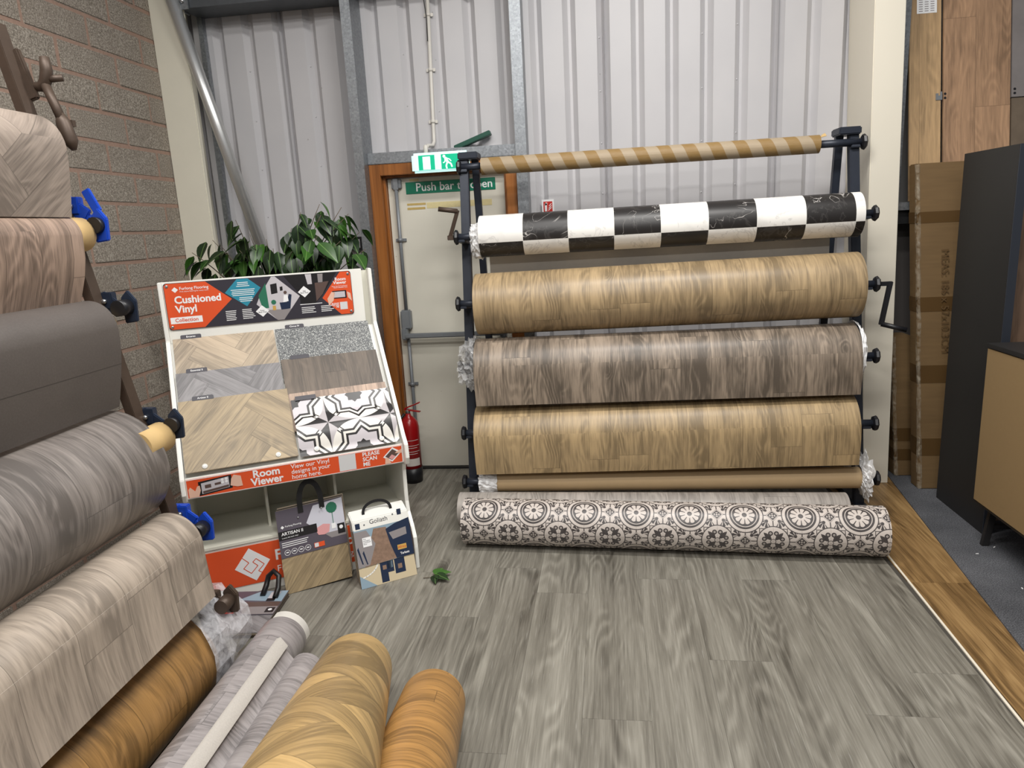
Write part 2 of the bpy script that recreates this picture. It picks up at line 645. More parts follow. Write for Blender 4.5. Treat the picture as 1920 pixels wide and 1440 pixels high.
def terrazzo_b():
    u, v = uvs()
    c = voro(vec(u, v), 330.0, 'Color')
    n = noise(c, 5.0, 0.0)
    return dict(color=ramp(n, [(0.33, lin((62, 64, 66))), (0.46, lin((92, 95, 96))), (0.60, lin((118, 120, 120))), (0.68, lin((190, 191, 187)))]))


material('terrazzo_sample', terrazzo_b, rough=0.5)
mk('orange_print', color=(222, 84, 40), rough=0.42)
mk('charcoal_print', color=(52, 49, 58), rough=0.42)
mk('teal_print', color=(44, 136, 160), rough=0.42)
mk('plum_print', color=(88, 82, 92), rough=0.35)
mk('black_print', color=(28, 26, 28), rough=0.4)
mk('pale_print', color=(196, 192, 196), rough=0.4)
mk('lilac_print', color=(204, 204, 214), rough=0.35)
mk('grey_print', color=(142, 136, 136), rough=0.4)
mk('green_print', color=(44, 112, 86), rough=0.4)
mk('skin_print', color=(228, 186, 164), rough=0.45)
mk('pink_print', color=(220, 158, 158), rough=0.4)
mk('navy_print', color=(34, 46, 70), rough=0.35)
mk('blue_grey_print', color=(142, 164, 178), rough=0.4)
mk('umber_print', color=(92, 74, 68), rough=0.4)
mk('gold_print', color=(200, 160, 84), rough=0.4)
mk('stone_print', color=(206, 190, 158), rough=0.4)
mk('rust_red_print', color=(196, 40, 30), rough=0.4)
speckled('pebble_print', (138, 112, 94), 0.5, 60, rough=0.45)
mk('qr_blank', color=(214, 214, 214), rough=0.5)
mk('leather_black', color=(20, 19, 20), rough=0.42)
mk('page_board', color=(176, 160, 138), rough=0.7)
mk('page_dark', color=(70, 62, 56), rough=0.7)
mk('cream_interior', color=(222, 220, 206), rough=0.45)
speckled('red_enamel', (166, 20, 24), 0.06, 20, rough=0.28)
mk('extinguisher_label', color=(214, 206, 200), rough=0.5)


def leaf_b():
    x, y, z, o = objxyz()
    r = objrand()
    mid_ = sstep(absv(x), 0.0025, 0.0005)
    c = mixc(sat(r * r * r * 1.2), lin((17, 34, 16)), lin((60, 104, 36)))
    c = mixc(sat(absv(sin_((y + absv(x) * 0.7) * 420.0)) - 0.86) * 2.0, c, lin((70, 108, 52)))
    return dict(color=mixc(mid_ * 0.5, c, lin((120, 158, 84))))


material('leaf', leaf_b, rough=0.38)
speckled('bark', (96, 84, 70), 0.2, 60, rough=0.85)
speckled('wicker_pot', (110, 84, 56), 0.3, 80, rough=0.8)


def card_b():
    x, y, z, o = objxyz()
    n = noise(vec(x * 6, y * 6, z * 60), 1.0, 2.0)
    n2 = noise(o, 3.0, 2.0)
    return dict(color=mixc(n * 0.6 + n2 * 0.4, lin((98, 76, 47)), lin((128, 102, 66))))


material('cardboard', card_b, rough=0.7)
mk('parcel_tape', color=(90, 68, 41), rough=0.25)
film('bubble_wrap', 0.2, (210, 200, 180), 0.15)
mk('ink', color=(96, 72, 40), rough=0.7)
speckled('black_laminate', (34, 33, 33), 0.1, 50, rough=0.5)
mk('blue_edge', color=(48, 52, 60), rough=0.4)
speckled('hardboard', (142, 118, 82), 0.05, 60, rough=0.7)


def board_mat(name, col, w=0.17, l=1.2, **k):
    return wood_planks(name, col, w, l, **k)


board_mat('oak_board', (176, 146, 108), 0.6, 2.0, contrast=0.8, rough=0.5)
board_mat('rustic_board', (168, 134, 104), 0.19, 0.82, contrast=0.9, tint=0.3, rough=0.5)
board_mat('brown_board', (130, 104, 84), 0.6, 2.0, contrast=0.8, rough=0.5)
speckled('slate_board', (132, 126, 124), 0.25, 7, rough=0.6)
speckled('rust_board', (112, 98, 82), 0.35, 9, rough=0.6)
speckled('dark_board', (78, 74, 72), 0.1, 4, rough=0.55)


# ---------------------------------------------------------------- geometry helpers
ROOT = {}


class G:
    def __init__(self):
        self.v, self.f, self.uv, self.mi, self.sm = [], [], [], [], []

    def face(self, idx, uv=None, mi=0, sm=False):
        self.f.append(tuple(idx)); self.uv.append(uv); self.mi.append(mi); self.sm.append(sm)

    def poly(self, pts, uv=None, mi=0):
        b = len(self.v)
        self.v += [V(p) for p in pts]
        self.face(range(b, b + len(pts)), uv, mi)
        return self

    def boxm(self, m, sx, sy, sz, mi=0):
        """box centred at matrix m"""
        b = len(self.v)
        for z in (-1, 1):
            for y in (-1, 1):
                for x in (-1, 1):
                    self.v.append(m @ V((x * sx / 2, y * sy / 2, z * sz / 2)))
        for q in ((0, 2, 3, 1), (4, 5, 7, 6), (0, 1, 5, 4), (2, 6, 7, 3), (0, 4, 6, 2), (1, 3, 7, 5)):
            self.face([b + i for i in q], None, mi)
        return self

    def box(self, lo, hi, mi=0):
        c = [(a + b) / 2 for a, b in zip(lo, hi)]
        return self.boxm(Matrix.Translation(c), hi[0] - lo[0], hi[1] - lo[1], hi[2] - lo[2], mi)

    def bar(self, p0, p1, w, d, side=None, mi=0):
        """square bar from p0 to p1; w along `side`, d across"""
        p0, p1 = V(p0), V(p1)
        z = (p1 - p0)
        L = z.length
        z.normalize()
        s = V(side) if side else (V((1, 0, 0)) if abs(z.x) < 0.9 else V((0, 1, 0)))
        x = (s - z * s.dot(z)).normalized()
        y = z.cross(x)
        c = (p0 + p1) / 2
        m = Matrix(((x.x, y.x, z.x, c.x), (x.y, y.y, z.y, c.y), (x.z, y.z, z.z, c.z), (0, 0, 0, 1)))
        return self.boxm(m, w, d, L, mi)

    def lathe(self, p0, axis, prof, n=24, mi=0, uvr=None):
        """prof: list of (distance along axis, radius)"""
        p0, a = V(p0), V(axis).normalized()
        h = V((0, 0, 1)) if abs(a.z) < 0.9 else V((1, 0, 0))
        x = (h - a * h.dot(a)).normalized()
        y = a.cross(x)
        b = len(self.v)
        for t, r in prof:
            for i in range(n):
                w = 2 * PI * i / n
                self.v.append(p0 + a * t + x * (r * math.cos(w)) + y * (r * math.sin(w)))
        for k in range(len(prof) - 1):
            for i in range(n):
                j = (i + 1) % n
                self.face((b + k * n + i, b + k * n + j, b + (k + 1) * n + j, b + (k + 1) * n + i), None, mi, True)
        self.face([b + i for i in range(n)][::-1], None, mi)
        e = b + (len(prof) - 1) * n
        self.face([e + i for i in range(n)], None, mi)
        return self

    def cyl(self, p0, p1, r, n=20, mi=0):
        d = V(p1) - V(p0)
        return self.lathe(p0, d, [(0, r), (d.length, r)], n, mi)

    def tube(self, pts, r, n=8, mi=0):
        pts = [V(p) for p in pts]
        b = len(self.v)
        px = None
        for k, p in enumerate(pts):
            t = (pts[min(k + 1, len(pts) - 1)] - pts[max(k - 1, 0)]).normalized()
            h = px if px is not None else (V((0, 0, 1)) if abs(t.z) < 0.9 else V((1, 0, 0)))
            x = (h - t * h.dot(t)).normalized()
            px = x
            y = t.cross(x)
            rr = r[k] if isinstance(r, (list, tuple)) else r
            for i in range(n):
                w = 2 * PI * i / n
                self.v.append(p + x * (rr * math.cos(w)) + y * (rr * math.sin(w)))
        for k in range(len(pts) - 1):
            for i in range(n):
                j = (i + 1) % n
                self.face((b + k * n + i, b + k * n + j, b + (k + 1) * n + j, b + (k + 1) * n + i), None, mi, True)
        self.face([b + i for i in range(n)][::-1], None, mi)
        e = b + (len(pts) - 1) * n
        self.face([e + i for i in range(n)], None, mi)
        return self

    def prism(self, poly, o, ex, ey, ez, h, mi=0, uv0=None):
        """2D polygon in plane (ex, ey) at o, extruded from 0 to h along ez (top face first, uv in metres)"""
        o, ex, ey, ez = V(o), V(ex), V(ey), V(ez)
        n = len(poly)
        b = len(self.v)
        for k in (0, h):
            for a, c in poly:
                self.v.append(o + ex * a + ey * c + ez * k)
        uvt = [(a, c) for a, c in poly]
        self.face([b + n + i for i in range(n)], uvt, mi)
        self.face([b + i for i in range(n)][::-1], uvt[::-1], mi)
        for i in range(n):
            j = (i + 1) % n
            self.face((b + i, b + j, b + n + j, b + n + i), [uvt[i], uvt[j], uvt[j], uvt[i]], mi)
        return self

    def sweep(self, prof, axis, v0=0.0, thick=0.0, mi=0, mb=1, un=1, u0=0.0, smooth=True, flip=False):
        """open profile (list of points) swept along axis; uv = (metres along axis, arc length)"""
        axis = V(axis)
        L = axis.length
        pts = [V(p) for p in prof]
        arc = [v0]
        for a, c in zip(pts, pts[1:]):
            arc.append(arc[-1] + (c - a).length)
        b = len(self.v)
        for k in range(un + 1):
            for p in pts:
                self.v.append(p + axis * (k / un))
        n = len(pts)
        for k in range(un):
            for i in range(n - 1):
                q = [b + k * n + i, b + k * n + i + 1, b + (k + 1) * n + i + 1, b + (k + 1) * n + i]
                ua, ub = u0 + L * k / un, u0 + L * (k + 1) / un
                w = [(ua, arc[i]), (ua, arc[i + 1]), (ub, arc[i + 1]), (ub, arc[i])]
                if flip:
                    q, w = q[::-1], w[::-1]
                self.face(q, w, mi, smooth)
        if thick:
            nrm = []
            ad = axis.normalized()
            for i in range(n):
                t = (pts[min(i + 1, n - 1)] - pts[max(i - 1, 0)]).normalized()
                nn = t.cross(ad)
                nrm.append(-nn if not flip else nn)
            inner = [p + nrm[i] * thick for i, p in enumerate(pts)]
            c = len(self.v)
            for k in (0, 1):
                for p in inner:
                    self.v.append(p + axis * k)
            last = b + un * n
            for i in range(n - 1):
                q = [c + i, c + n + i, c + n + i + 1, c + i + 1]
                self.face(q if not flip else q[::-1], None, mb, smooth)
            # rim on vertices of its own, so that the sheet keeps clean normals
            def rim(idx):
                d = len(self.v)
                self.v += [self.v[k].copy() for k in idx]
                self.face(range(d, d + 4), None, mb)
            for i in range(n - 1):
                rim((b + i, c + i, c + i + 1, b + i + 1))
                rim((last + i, last + i + 1, c + n + i + 1, c + n + i))
            rim((b, last, c + n, c))
            rim((b + n - 1, c + n - 1, c + 2 * n - 1, last + n - 1))
        return self

    def build(self, name, mats, parent=None, loc=None, bevel=0.0, smooth=None):
        mats = [mats] if isinstance(mats, str) else mats
        inv = Matrix.Identity(4)
        if parent is not None:
            inv = ROOT.get(parent.name, Matrix.Identity(4)).inverted()
        elif loc is not None:
            inv = Matrix.Translation(-V(loc))
        me = bpy.data.meshes.new(name)
        me.from_pydata([tuple(inv @ p) for p in self.v], [], self.f)
        for m in mats:
            me.materials.append(MATS[m])
        me.polygons.foreach_set('material_index', self.mi)
        if any(self.uv):
            l = me.uv_layers.new(name='uv')
            k = 0
            for f, w in zip(self.f, self.uv):
                for i in range(len(f)):
                    if w:
                        l.data[k].uv = w[i]
                    k += 1
        if smooth is not None:
            me.polygons.foreach_set('use_smooth', [smooth] * len(self.f))
        else:
            me.polygons.foreach_set('use_smooth', self.sm)
        if bevel:
            bm = bmesh.new()
            bm.from_mesh(me)
            es = [e for e in bm.edges if len(e.link_faces) == 2 and e.calc_face_angle(0) > 0.6]
            bmesh.ops.bevel(bm, geom=es, offset=bevel, segments=2, affect='EDGES', clamp_overlap=True)
            bm.to_mesh(me)
            bm.free()
        me.validate()
        me.update()
        o = bpy.data.objects.new(name, me)
        COL.objects.link(o)
        if parent is not None:
            o.parent = parent
            ROOT[o.name] = ROOT.get(parent.name, Matrix.Identity(4))
        else:
            if loc is not None:
                o.location = loc
            ROOT[o.name] = Matrix.Translation(V(loc)) if loc is not None else Matrix.Identity(4)
        return o


def thing(name, label, cat, loc, group=None, rz=0.0):
    o = bpy.data.objects.new(name, None)
    COL.objects.link(o)
    o.empty_display_size = 0.1
    o.location = loc
    o.rotation_euler = (0, 0, rz)
    ROOT[o.name] = Matrix.Translation(V(loc)) @ Matrix.Rotation(rz, 4, 'Z')
    return tag(o, label, cat, group)


def tag(o, label, cat, group=None, kind=None):
    o['label'] = label
    o['category'] = cat
    if group:
        o['group'] = group
    if kind:
        o['kind'] = kind
    return o


def struct(o, label=None, cat=None):
    o['kind'] = 'structure'
    if label:
        o['label'] = label
        o['category'] = cat
    return o


def sroot(name, loc, label, cat):
    o = bpy.data.objects.new(name, None)
    COL.objects.link(o)
    o.location = loc
    ROOT[o.name] = Matrix.Translation(V(loc))
    return struct(o, label, cat)


TEXTS = []


def text(s, size, o, ex, ey, ez, mat, parent, align='LEFT', bold=0.0, name='lettering', space=1.0, line=0.9, width=1.0):
    for i, row in enumerate(s.split('\n')):
        TEXTS.append((row, size, V(o) - V(ey).normalized() * (size * line * i), V(ex), V(ey), V(ez), mat, parent, align, bold, name, space, line, width))


def arc_pts(c, r, a0, a1, n, e1, e2):
    return [V(c) + V(e1) * (r * math.cos(a0 + (a1 - a0) * i / n)) + V(e2) * (r * math.sin(a0 + (a1 - a0) * i / n)) for i in range(n + 1)]


# ================================================================= SETTING
WY = 4.59     # inner face of the cladding
WX = -2.62    # face of the block wall

# ---- floor of grey planks
fl = G().box((-2.7, -1.6, -0.03), (1.27, 4.75, -0.004)).build('floor', 'floor_joint', loc=(0, 0, 0))
struct(fl, 'grey wood-look plank floor of the showroom', 'floor')
pw, tilt = 0.2275, 0.015
plank_mesh = {}


def plank_obj(x, y0, y1, w, mat, parent, z=0.0):
    key = (round(w, 3), round(y1 - y0, 3), mat)
    if key not in plank_mesh:
        h = (y1 - y0) / 2
        g = G()
        t = 0.0003 
        b = [(-w / 2 + t, -h + t), (w / 2 - t, -h + t), (w / 2 - t, h - t), (-w / 2 + t, h - t)]
        g.prism(b, (0, 0, -0.006), (1, 0, 0), (0, 1, 0), (0, 0, 1), 0.006)
        tmp = g.build('plank', mat)
        plank_mesh[key] = tmp.data
        bpy.data.objects.remove(tmp)
    o = bpy.data.objects.new('plank', plank_mesh[key])
    COL.objects.link(o)
    o.parent = parent
    yc = (y0 + y1) / 2
    o.location = (x + tilt * (yc - 2.5), yc, z)
    o.rotation_euler = (0, 0, -math.atan(tilt))
    return o


joints = {-1: 1.878, 0: 2.866, 1: 2.05, 2: 3.0, 3: 2.39, 4: 3.0, 5: 2.11, 6: 2.34, -2: 2.659, -3: 3.05}
PL = 1.22
for k in range(-10, 8):
    x0 = -0.304 + pw * k
    w = pw
    if k == 7:
        w = 0.0
    if x0 + w > 1.27:
        w = 1.285 - x0
    if w < 0.03:
        continue
    j = joints.get(k, 2.5 + 0.61 * (k % 3))
    y = j - PL * math.ceil((j + 0.4) / PL)
    while y < WY + 0.1:
        plank_obj(x0 + w / 2, max(y, -0.6), min(y + PL, WY + 0.12), w, 'grey_oak_plank', fl)
        y += PL

# trim strip, oak border and carpet
tg = G()
tg.prism([(1.289 + 0.03 * (-1.7 - 2.5), -1.6), (1.298 + 0.03 * (-1.7 - 2.5), -1.6), (1.298 + 0.03 * 0.75 + 0.012, 3.25), (1.289 + 0.03 * 0.75 + 0.012, 3.25)], (0, 0, -0.004), (1, 0, 0), (0, 1, 0), (0, 0, 1), 0.0055)
struct(tg.build('trim_1', 'trim_strip', loc=(0, 0, 0)), 'thin cream strip dividing the grey planks from the oak border', 'trim')
ofl = G().box((1.10, -1.6, -0.03), (1.75, 4.75, -0.006)).build('floor_border', 'floor_joint', loc=(0, 0, 0))
struct(ofl, 'golden oak plank border between grey planks and carpet', 'floor')
for y0, y1 in ((-0.6, 0.55), (0.55, 1.77), (1.77, 2.99), (2.99, 4.21), (4.21, 4.7)):
    plank_obj(1.335 + 0.09, y0, y1, 0.235, 'oak_plank', ofl, -0.001)
    plank_obj(1.335 + 0.09 + 0.235, y0, y1, 0.235, 'oak_plank', ofl, -0.001)
cp = G()
cp.prism([(1.505 + 0.123 * (-1.6 - 2.48), -1.6), (4.2, -1.6), (4.2, 4.9), (1.505 + 0.123 * (4.9 - 2.48), 4.9)], (0, 0, -0.02), (1, 0, 0), (0, 1, 0), (0, 0, 1), 0.025)
struct(cp.build('floor_carpet', 'carpet_pile', loc=(0, 0, 0)), 'dark grey carpet beside the oak border', 'floor')

# ---- block wall
bw = G().box((WX - 0.12, -1.0, 0), (WX - 0.004, 4.75, 4.2)).build('wall_left', 'mortar', loc=(WX, 2, 0))
struct(bw, 'bare concrete block wall with pinkish mortar', 'wall')
BL, BH, PITCH = 0.438, 0.1435, 0.160


def block_mesh(L):
    g = G()
    g.box((-0.05, -L / 2, -BH / 2), (0.0, L / 2, BH / 2))
    o = g.build('block', 'block', bevel=0.004)
    me = o.data
    bpy.data.objects.remove(o)
    return me


bm_full = [block_mesh(BL), block_mesh(BL - 0.002), block_mesh(BL + 0.002)]
for row in range(-1, 26):
    z = 2.794 - PITCH * 17 + PITCH * row
    if z + PITCH < 0.02 or z > 4.1:
        continue
    off = 4.218 if row % 2 == 0 else 3.962
    k = -6
    while True:
        y = off + 0.455 * k + 0.2275
        k += 1
        if y < 1.2:
            continue
        if y > 4.55:
            break
        o = bpy.data.objects.new('block', random.choice(bm_full))
        COL.objects.link(o)
        o.parent = bw
        o.location = (random.uniform(-0.002, 0.003), y - 2, z + PITCH / 2 + random.uniform(-0.001, 0.001))

# ---- profiled steel cladding of the back wall, with the door opening left out
back = sroot('wall_back', (0, WY, 0), 'pale grey profiled steel cladding of the back wall', 'wall')


def clad(x0, x1, z0, z1):
    xs = [(x0, 0.0)]
    k = math.floor((x0 - 0.28) / 0.2) - 1
    while True:
        c = 0.28 + 0.2 * k
        k += 1
        if c > x1 + 0.1:
            break
        for dx, dy in ((-0.042, 0.0), (-0.010, 0.036), (0.006, 0.036), (0.036, 0.0)):
            if x0 < c + dx < x1:
                xs.append((c + dx, dy))
    xs.append((x1, 0.0))
    # small swage lines in the pans
    g = G()
    g.sweep([(x, WY + dy, z0) for x, dy in xs], (0, 0, z1 - z0), thick=0.0, smooth=False)
    return g.build('cladding_panel', 'cladding', back)


for a, b in ((-2.62, -1.92), (-1.92, -1.44), (-0.46, 0.08), (0.08, 1.08), (1.08, 1.60)):
    clad(a, b, 0.0, 4.2)
clad(-1.44, -0.46, 2.03, 4.2)
# rivets in the troughs
rv = bpy.data.meshes.new('rivet')
rg = G().lathe((0, 0, 0), (0, -1, 0), [(0, 0.006), (0.003, 0.005), (0.005, 0.002)], 8).build('rivet', 'cladding')
rv = rg.data
bpy.data.objects.remove(rg)
for x in (-2.12, -1.72, -1.12, -0.92, 0.08, 0.68, 0.88):
    for z in (1.75, 2.05, 2.35, 2.65, 2.92):
        o = bpy.data.objects.new('rivet', rv)
        COL.objects.link(o)
        o.parent = back
        o.location = (x - 0.028, 0.017, z + 0.03 * math.sin(x * 9))
# plain wall beyond the column
struct(G().box((1.60, WY, 0), (4.2, WY + 0.1, 4.2)).build('wall_right', 'dark_wall', loc=(2.5, WY, 0)), 'plain grey wall behind the sample boards', 'wall')
struct(G().box((1.66, WY - 0.015, 0), (4.2, WY, 0.1)).build('baseboard_right', 'skirting_black', loc=(2.5, WY, 0)), 'black skirting behind the cardboard boxes', 'baseboard')

# ---- steelwork
g = G()
g.prism([(-2.62, 4.36), (-2.415, 4.36), (-2.415, 4.40), (-2.50, 4.405), (-2.50, 4.575), (-2.62, 4.575)], (0, 0, 0), (1, 0, 0), (0, 1, 0), (0, 0, 1), 4.2)
struct(g.build('trim_2', 'cream_paint', loc=(-2.5, 4.4, 0), bevel=0.004), 'cream painted steel column in the corner by the block wall', 'column')
g = G().box((-2.425, 4.545, 0), (-2.395, 4.587, 4.2))
struct(g.build('trim_3', 'galvanised', loc=(-2.4, 4.5, 0)), 'narrow galvanised edge strip beside the cream corner column', 'trim')


def channel(name, x0, x1, yf, label):
    g = G()
    g.box((x0, yf, 0), (x1, yf + 0.004, 4.2)).box((x1 - 0.004, yf + 0.004, 0), (x1, WY - 0.002, 4.2)).box((x0, yf + 0.004, 0), (x0 + 0.004, yf + 0.02, 4.2))
    g.box((x0, WY - 0.006, 0), (x1 - 0.004, WY - 0.002, 4.2))
    return struct(g.build(name, 'galvanised', loc=(x0, yf, 0)), label, 'post')


channel('trim_4', -1.452, -1.392, 4.39, 'galvanised post on the hinge side of the fire door, by the plant')
channel('trim_5', -0.462, -0.396, 4.43, 'galvanised post between fire door and red fire notice')
g = G().box((-1.392, 4.47, 2.018), (-0.462, 4.585, 2.086))
struct(g.build('trim_6', 'galvanised', loc=(-0.93, 4.5, 2.02), bevel=0.003), 'galvanised steel lintel above the fire door', 'lintel')
g = G().box((-2.42, 4.36, 2.965), (-1.455, 4.375, 3.03)).box((-2.42, 4.375, 2.965), (-1.455, 4.58, 2.975)).box((-2.42, 4.44, 2.975), (-1.455, 4.46, 3.18)).box((-2.42, 4.36, 3.17), (-1.455, 4.58, 3.18))
struct(g.build('trim_7', 'purlin_steel', loc=(-2, 4.45, 2.97)), 'dark steel rail across the cladding above the plant', 'rail')
g = G().box((-1.39, 4.44, 3.03), (-0.465, 4.46, 3.2)).box((-1.39, 4.40, 3.02), (-0.465, 4.585, 3.03))
struct(g.build('trim_8', 'purlin_steel', loc=(-1, 4.45, 3.03)), 'dark steel rail across the cladding above the fire door', 'rail')
g = G().box((-2.43, 4.34, 2.955), (-2.36, 4.352, 3.09)).box((-2.43, 4.352, 2.955), (-2.418, 4.46, 3.09))
cl = g.build('trim_9', 'galvanised', loc=(-2.4, 4.4, 2.96))
struct(cl, 'bolted cleat holding the steel rail to the corner column', 'bracket')
G().lathe((-2.39, 4.341, 3.0), (0, -1, 0), [(0, 0.014), (0.012, 0.014), (0.012, 0.008), (0.022, 0.008)], 6).build('bolt', 'steel_bolt', cl)
g = G().tube([(-2.52, 4.30, 3.35), (-2.10, 4.44, 1.40)], 0.036, 16)
bz = tag(g.build('bracing_tube', 'bright_steel', loc=(-2.35, 4.4, 2.3)), 'shiny steel tube running diagonally across the corner cladding', 'brace')
bz['kind'] = 'structure'

# cream boxed column behind the rack
c0 = sroot('trim_10', (1.6, 4.2, 0), 'cream boxed column standing behind the tall roll rack', 'column')
g = G()
b = len(g.v)
for z, dx in ((0.0, 0.055), (4.2, -0.05)):
    for x, y in ((1.478, 4.2), (1.632, 4.2), (1.632, 4.585), (1.478, 4.585)):
        g.v.append(V((x + dx, y, z)))
for q in ((0, 1, 5, 4), (1, 2, 6, 5), (2, 3, 7, 6), (3, 0, 4, 7), (4, 5, 6, 7)):
    g.face(q)
g.build('casing', 'cream_board', c0, bevel=0.003)

# ---- fire door
dr = sroot('door_1', (-0.95, WY, 0), 'cream fire door with panic bar and varnished wooden frame', 'door')
FY = 4.475
G().box((-1.392, FY, 0), (-1.322, 4.66, 2.018)).box((-1.322, FY + 0.05, 0), (-1.306, 4.66, 1.948)).build('door_jamb', 'varnished_pine', dr, bevel=0.003)
G().box((-0.535, FY, 0), (-0.463, 4.66, 2.018)).box((-0.551, FY + 0.05, 0), (-0.535, 4.66, 1.948)).build('door_jamb', 'varnished_pine', dr, bevel=0.003)
G().box((-1.322, FY, 1.948), (-0.535, 4.66, 2.018)).box((-1.306, FY + 0.05, 1.935), (-0.551, 4.66, 1.948)).build('door_head', 'varnished_pine', dr, bevel=0.003)
LY = 4.56
G().box((-1.303, LY, 0.012), (-0.554, LY + 0.045, 1.932)).build('door_leaf', 'door_paint', dr, bevel=0.002)
G().box((-1.306, LY - 0.03, 0.0), (-0.551, 4.66, 0.011)).build('threshold', 'skirting_black', dr)
RX = -1.243
rod = G().cyl((RX, LY - 0.03, 1.10), (RX, LY - 0.03, 1.905), 0.0115, 12).build('bolt_rod', 'grey_bolt', dr)
G().cyl((RX, LY - 0.03, 0.06), (RX, LY - 0.03, 0.93), 0.0115, 12).build('bolt_rod', 'grey_bolt', dr)
for z in (1.55, 0.60):
    G().box((RX - 0.034, LY - 0.012, z - 0.009), (RX + 0.034, LY, z + 0.009)).cyl((RX, LY - 0.03, z - 0.012), (RX, LY - 0.03, z + 0.012), 0.017, 12).build('rod_guide', 'grey_bolt', dr)
G().box((RX - 0.032, LY - 0.026, 1.87), (RX + 0.032, LY, 1.925)).box((RX - 0.016, LY - 0.042, 1.86), (RX + 0.016, LY - 0.026, 1.93)).build('top_latch', 'grey_bolt', dr, bevel=0.003)
G().box((RX - 0.036, LY - 0.055, 0.975), (RX + 0.03, LY, 1.10)).build('latch_box', 'grey_bolt', dr, bevel=0.008)
G().box((RX - 0.034, LY - 0.075, 0.905), (RX + 0.004, LY, 0.985)).build('bar_pivot', 'grey_bolt', dr, bevel=0.008)
pb = G().box((RX - 0.01, LY - 0.085, 0.918), (-0.60, LY - 0.045, 0.948)).build('push_bar', 'grey_bolt', dr, bevel=0.006)
G().box((-0.625, LY - 0.075, 0.90), (-0.585, LY, 0.985)).build('bar_pivot', 'grey_bolt', dr, bevel=0.008)
G().box((-1.187, LY - 0.0012, 1.762), (-1.065, LY - 0.0002, 1.775)).box((-1.187, LY - 0.0012, 1.735), (-1.07, LY - 0.0002, 1.749)).build('tape_mark', 'tape_brown', dr)
G().box((-1.06, LY - 0.0012, 1.738), (-0.64, LY - 0.0002, 1.775)).build('tape_mark', 'tape_residue', dr)
G().box((-1.16, LY - 0.0015, 1.910), (-1.10, LY - 0.0002, 1.924)).build('tape_mark', 'tape_residue', dr)

ps = thing('door_sign', 'green push bar sign with white words on the fire door', 'sign', (-0.9, LY, 1.83))
G().box((-1.187, LY - 0.0035, 1.832), (-0.612, LY - 0.001, 1.905)).build('sign_plate', 'green_sign', ps, bevel=0.0008)
text('Push bar to open', 0.071, (-1.123, LY - 0.0038, 1.8475), (1, 0, 0), (0, 0, 1), (0, -1, 0), 'white_print', ps, bold=0.012)

# ---- exit light
ex = thing('exit_light', 'lit emergency exit box with running figure above the fire door', 'exit sign', (-0.93, 4.45, 1.95))
EY = 4.385
G().box((-1.092, EY + 0.02, 1.948), (-0.745, 4.465, 2.058)).build('housing', 'white_board', ex, bevel=0.012)
G().box((-1.095, EY, 1.944), (-0.742, EY + 0.045, 2.06)).build('diffuser', 'sign_lens', ex, bevel=0.014)
e_ = dict(ex=(1, 0, 0), ey=(0, 0, 1), ez=(0, -1, 0))


def flat(polys, o, ex_, ey_, ez_, h, name, mat, parent):
    if len(polys) > 1 and name in ('hands', 'blue_tile', 'dark_tile', 'tan_tile', 'picture_frames', 'red_field'):
        for p in polys:
            flat([p], o, ex_, ey_, ez_, h, name.rstrip('s'), mat, parent)
        return None
    g = G()
    for p in polys:
        g.prism(p, o, ex_, ey_, ez_, h)
    return g.build(name, mat, parent)


def rect(x0, y0, x1, y1): return [(x0, y0), (x1, y0), (x1, y1), (x0, y1)]
def disc(x, y, r, n=14): return [(x + r * math.cos(2 * PI * i / n), y + r * math.sin(2 * PI * i / n)) for i in range(n)]


def strokeseg(a, b, w):
    (x0, y0), (x1, y1) = a, b
    l = math.hypot(x1 - x0, y1 - y0)
    nx, ny = -(y1 - y0) / l * w / 2, (x1 - x0) / l * w / 2
    return [(x0 + nx, y0 + ny), (x0 - nx, y0 - ny), (x1 - nx, y1 - ny), (x1 + nx, y1 + ny)]


eo = (-1.095, EY - 0.0002, 1.944)
flat([rect(0.045, 0.014, 0.145, 0.100)], eo, (1, 0, 0), (0, 0, 1), (0, -1, 0), 0.001, 'green_panel', 'lit_green', ex)
flat([rect(0.185, 0.014, 0.30, 0.100)], eo, (1, 0, 0), (0, 0, 1), (0, -1, 0), 0.001, 'green_panel', 'lit_green', ex)
flat([rect(0.072, 0.017, 0.118, 0.092)], eo, (1, 0, 0), (0, 0, 1), (0, -1, 0), 0.0018, 'door_symbol', 'lit_white', ex)
man = [disc(0.204, 0.088, 0.0085), strokeseg((0.210, 0.080), (0.226, 0.052), 0.015), strokeseg((0.212, 0.078), (0.236, 0.070), 0.006), strokeseg((0.236, 0.070), (0.246, 0.058), 0.006),
       strokeseg((0.210, 0.074), (0.208, 0.056), 0.006), strokeseg((0.208, 0.056), (0.196, 0.050), 0.006), strokeseg((0.224, 0.054), (0.244, 0.044), 0.009), strokeseg((0.244, 0.044), (0.250, 0.024), 0.009),
       strokeseg((0.222, 0.052), (0.214, 0.032), 0.009), strokeseg((0.214, 0.032), (0.218, 0.016), 0.009)]
flat(man, eo, (1, 0, 0), (0, 0, 1), (0, -1, 0), 0.0018, 'running_figure', 'lit_white', ex)

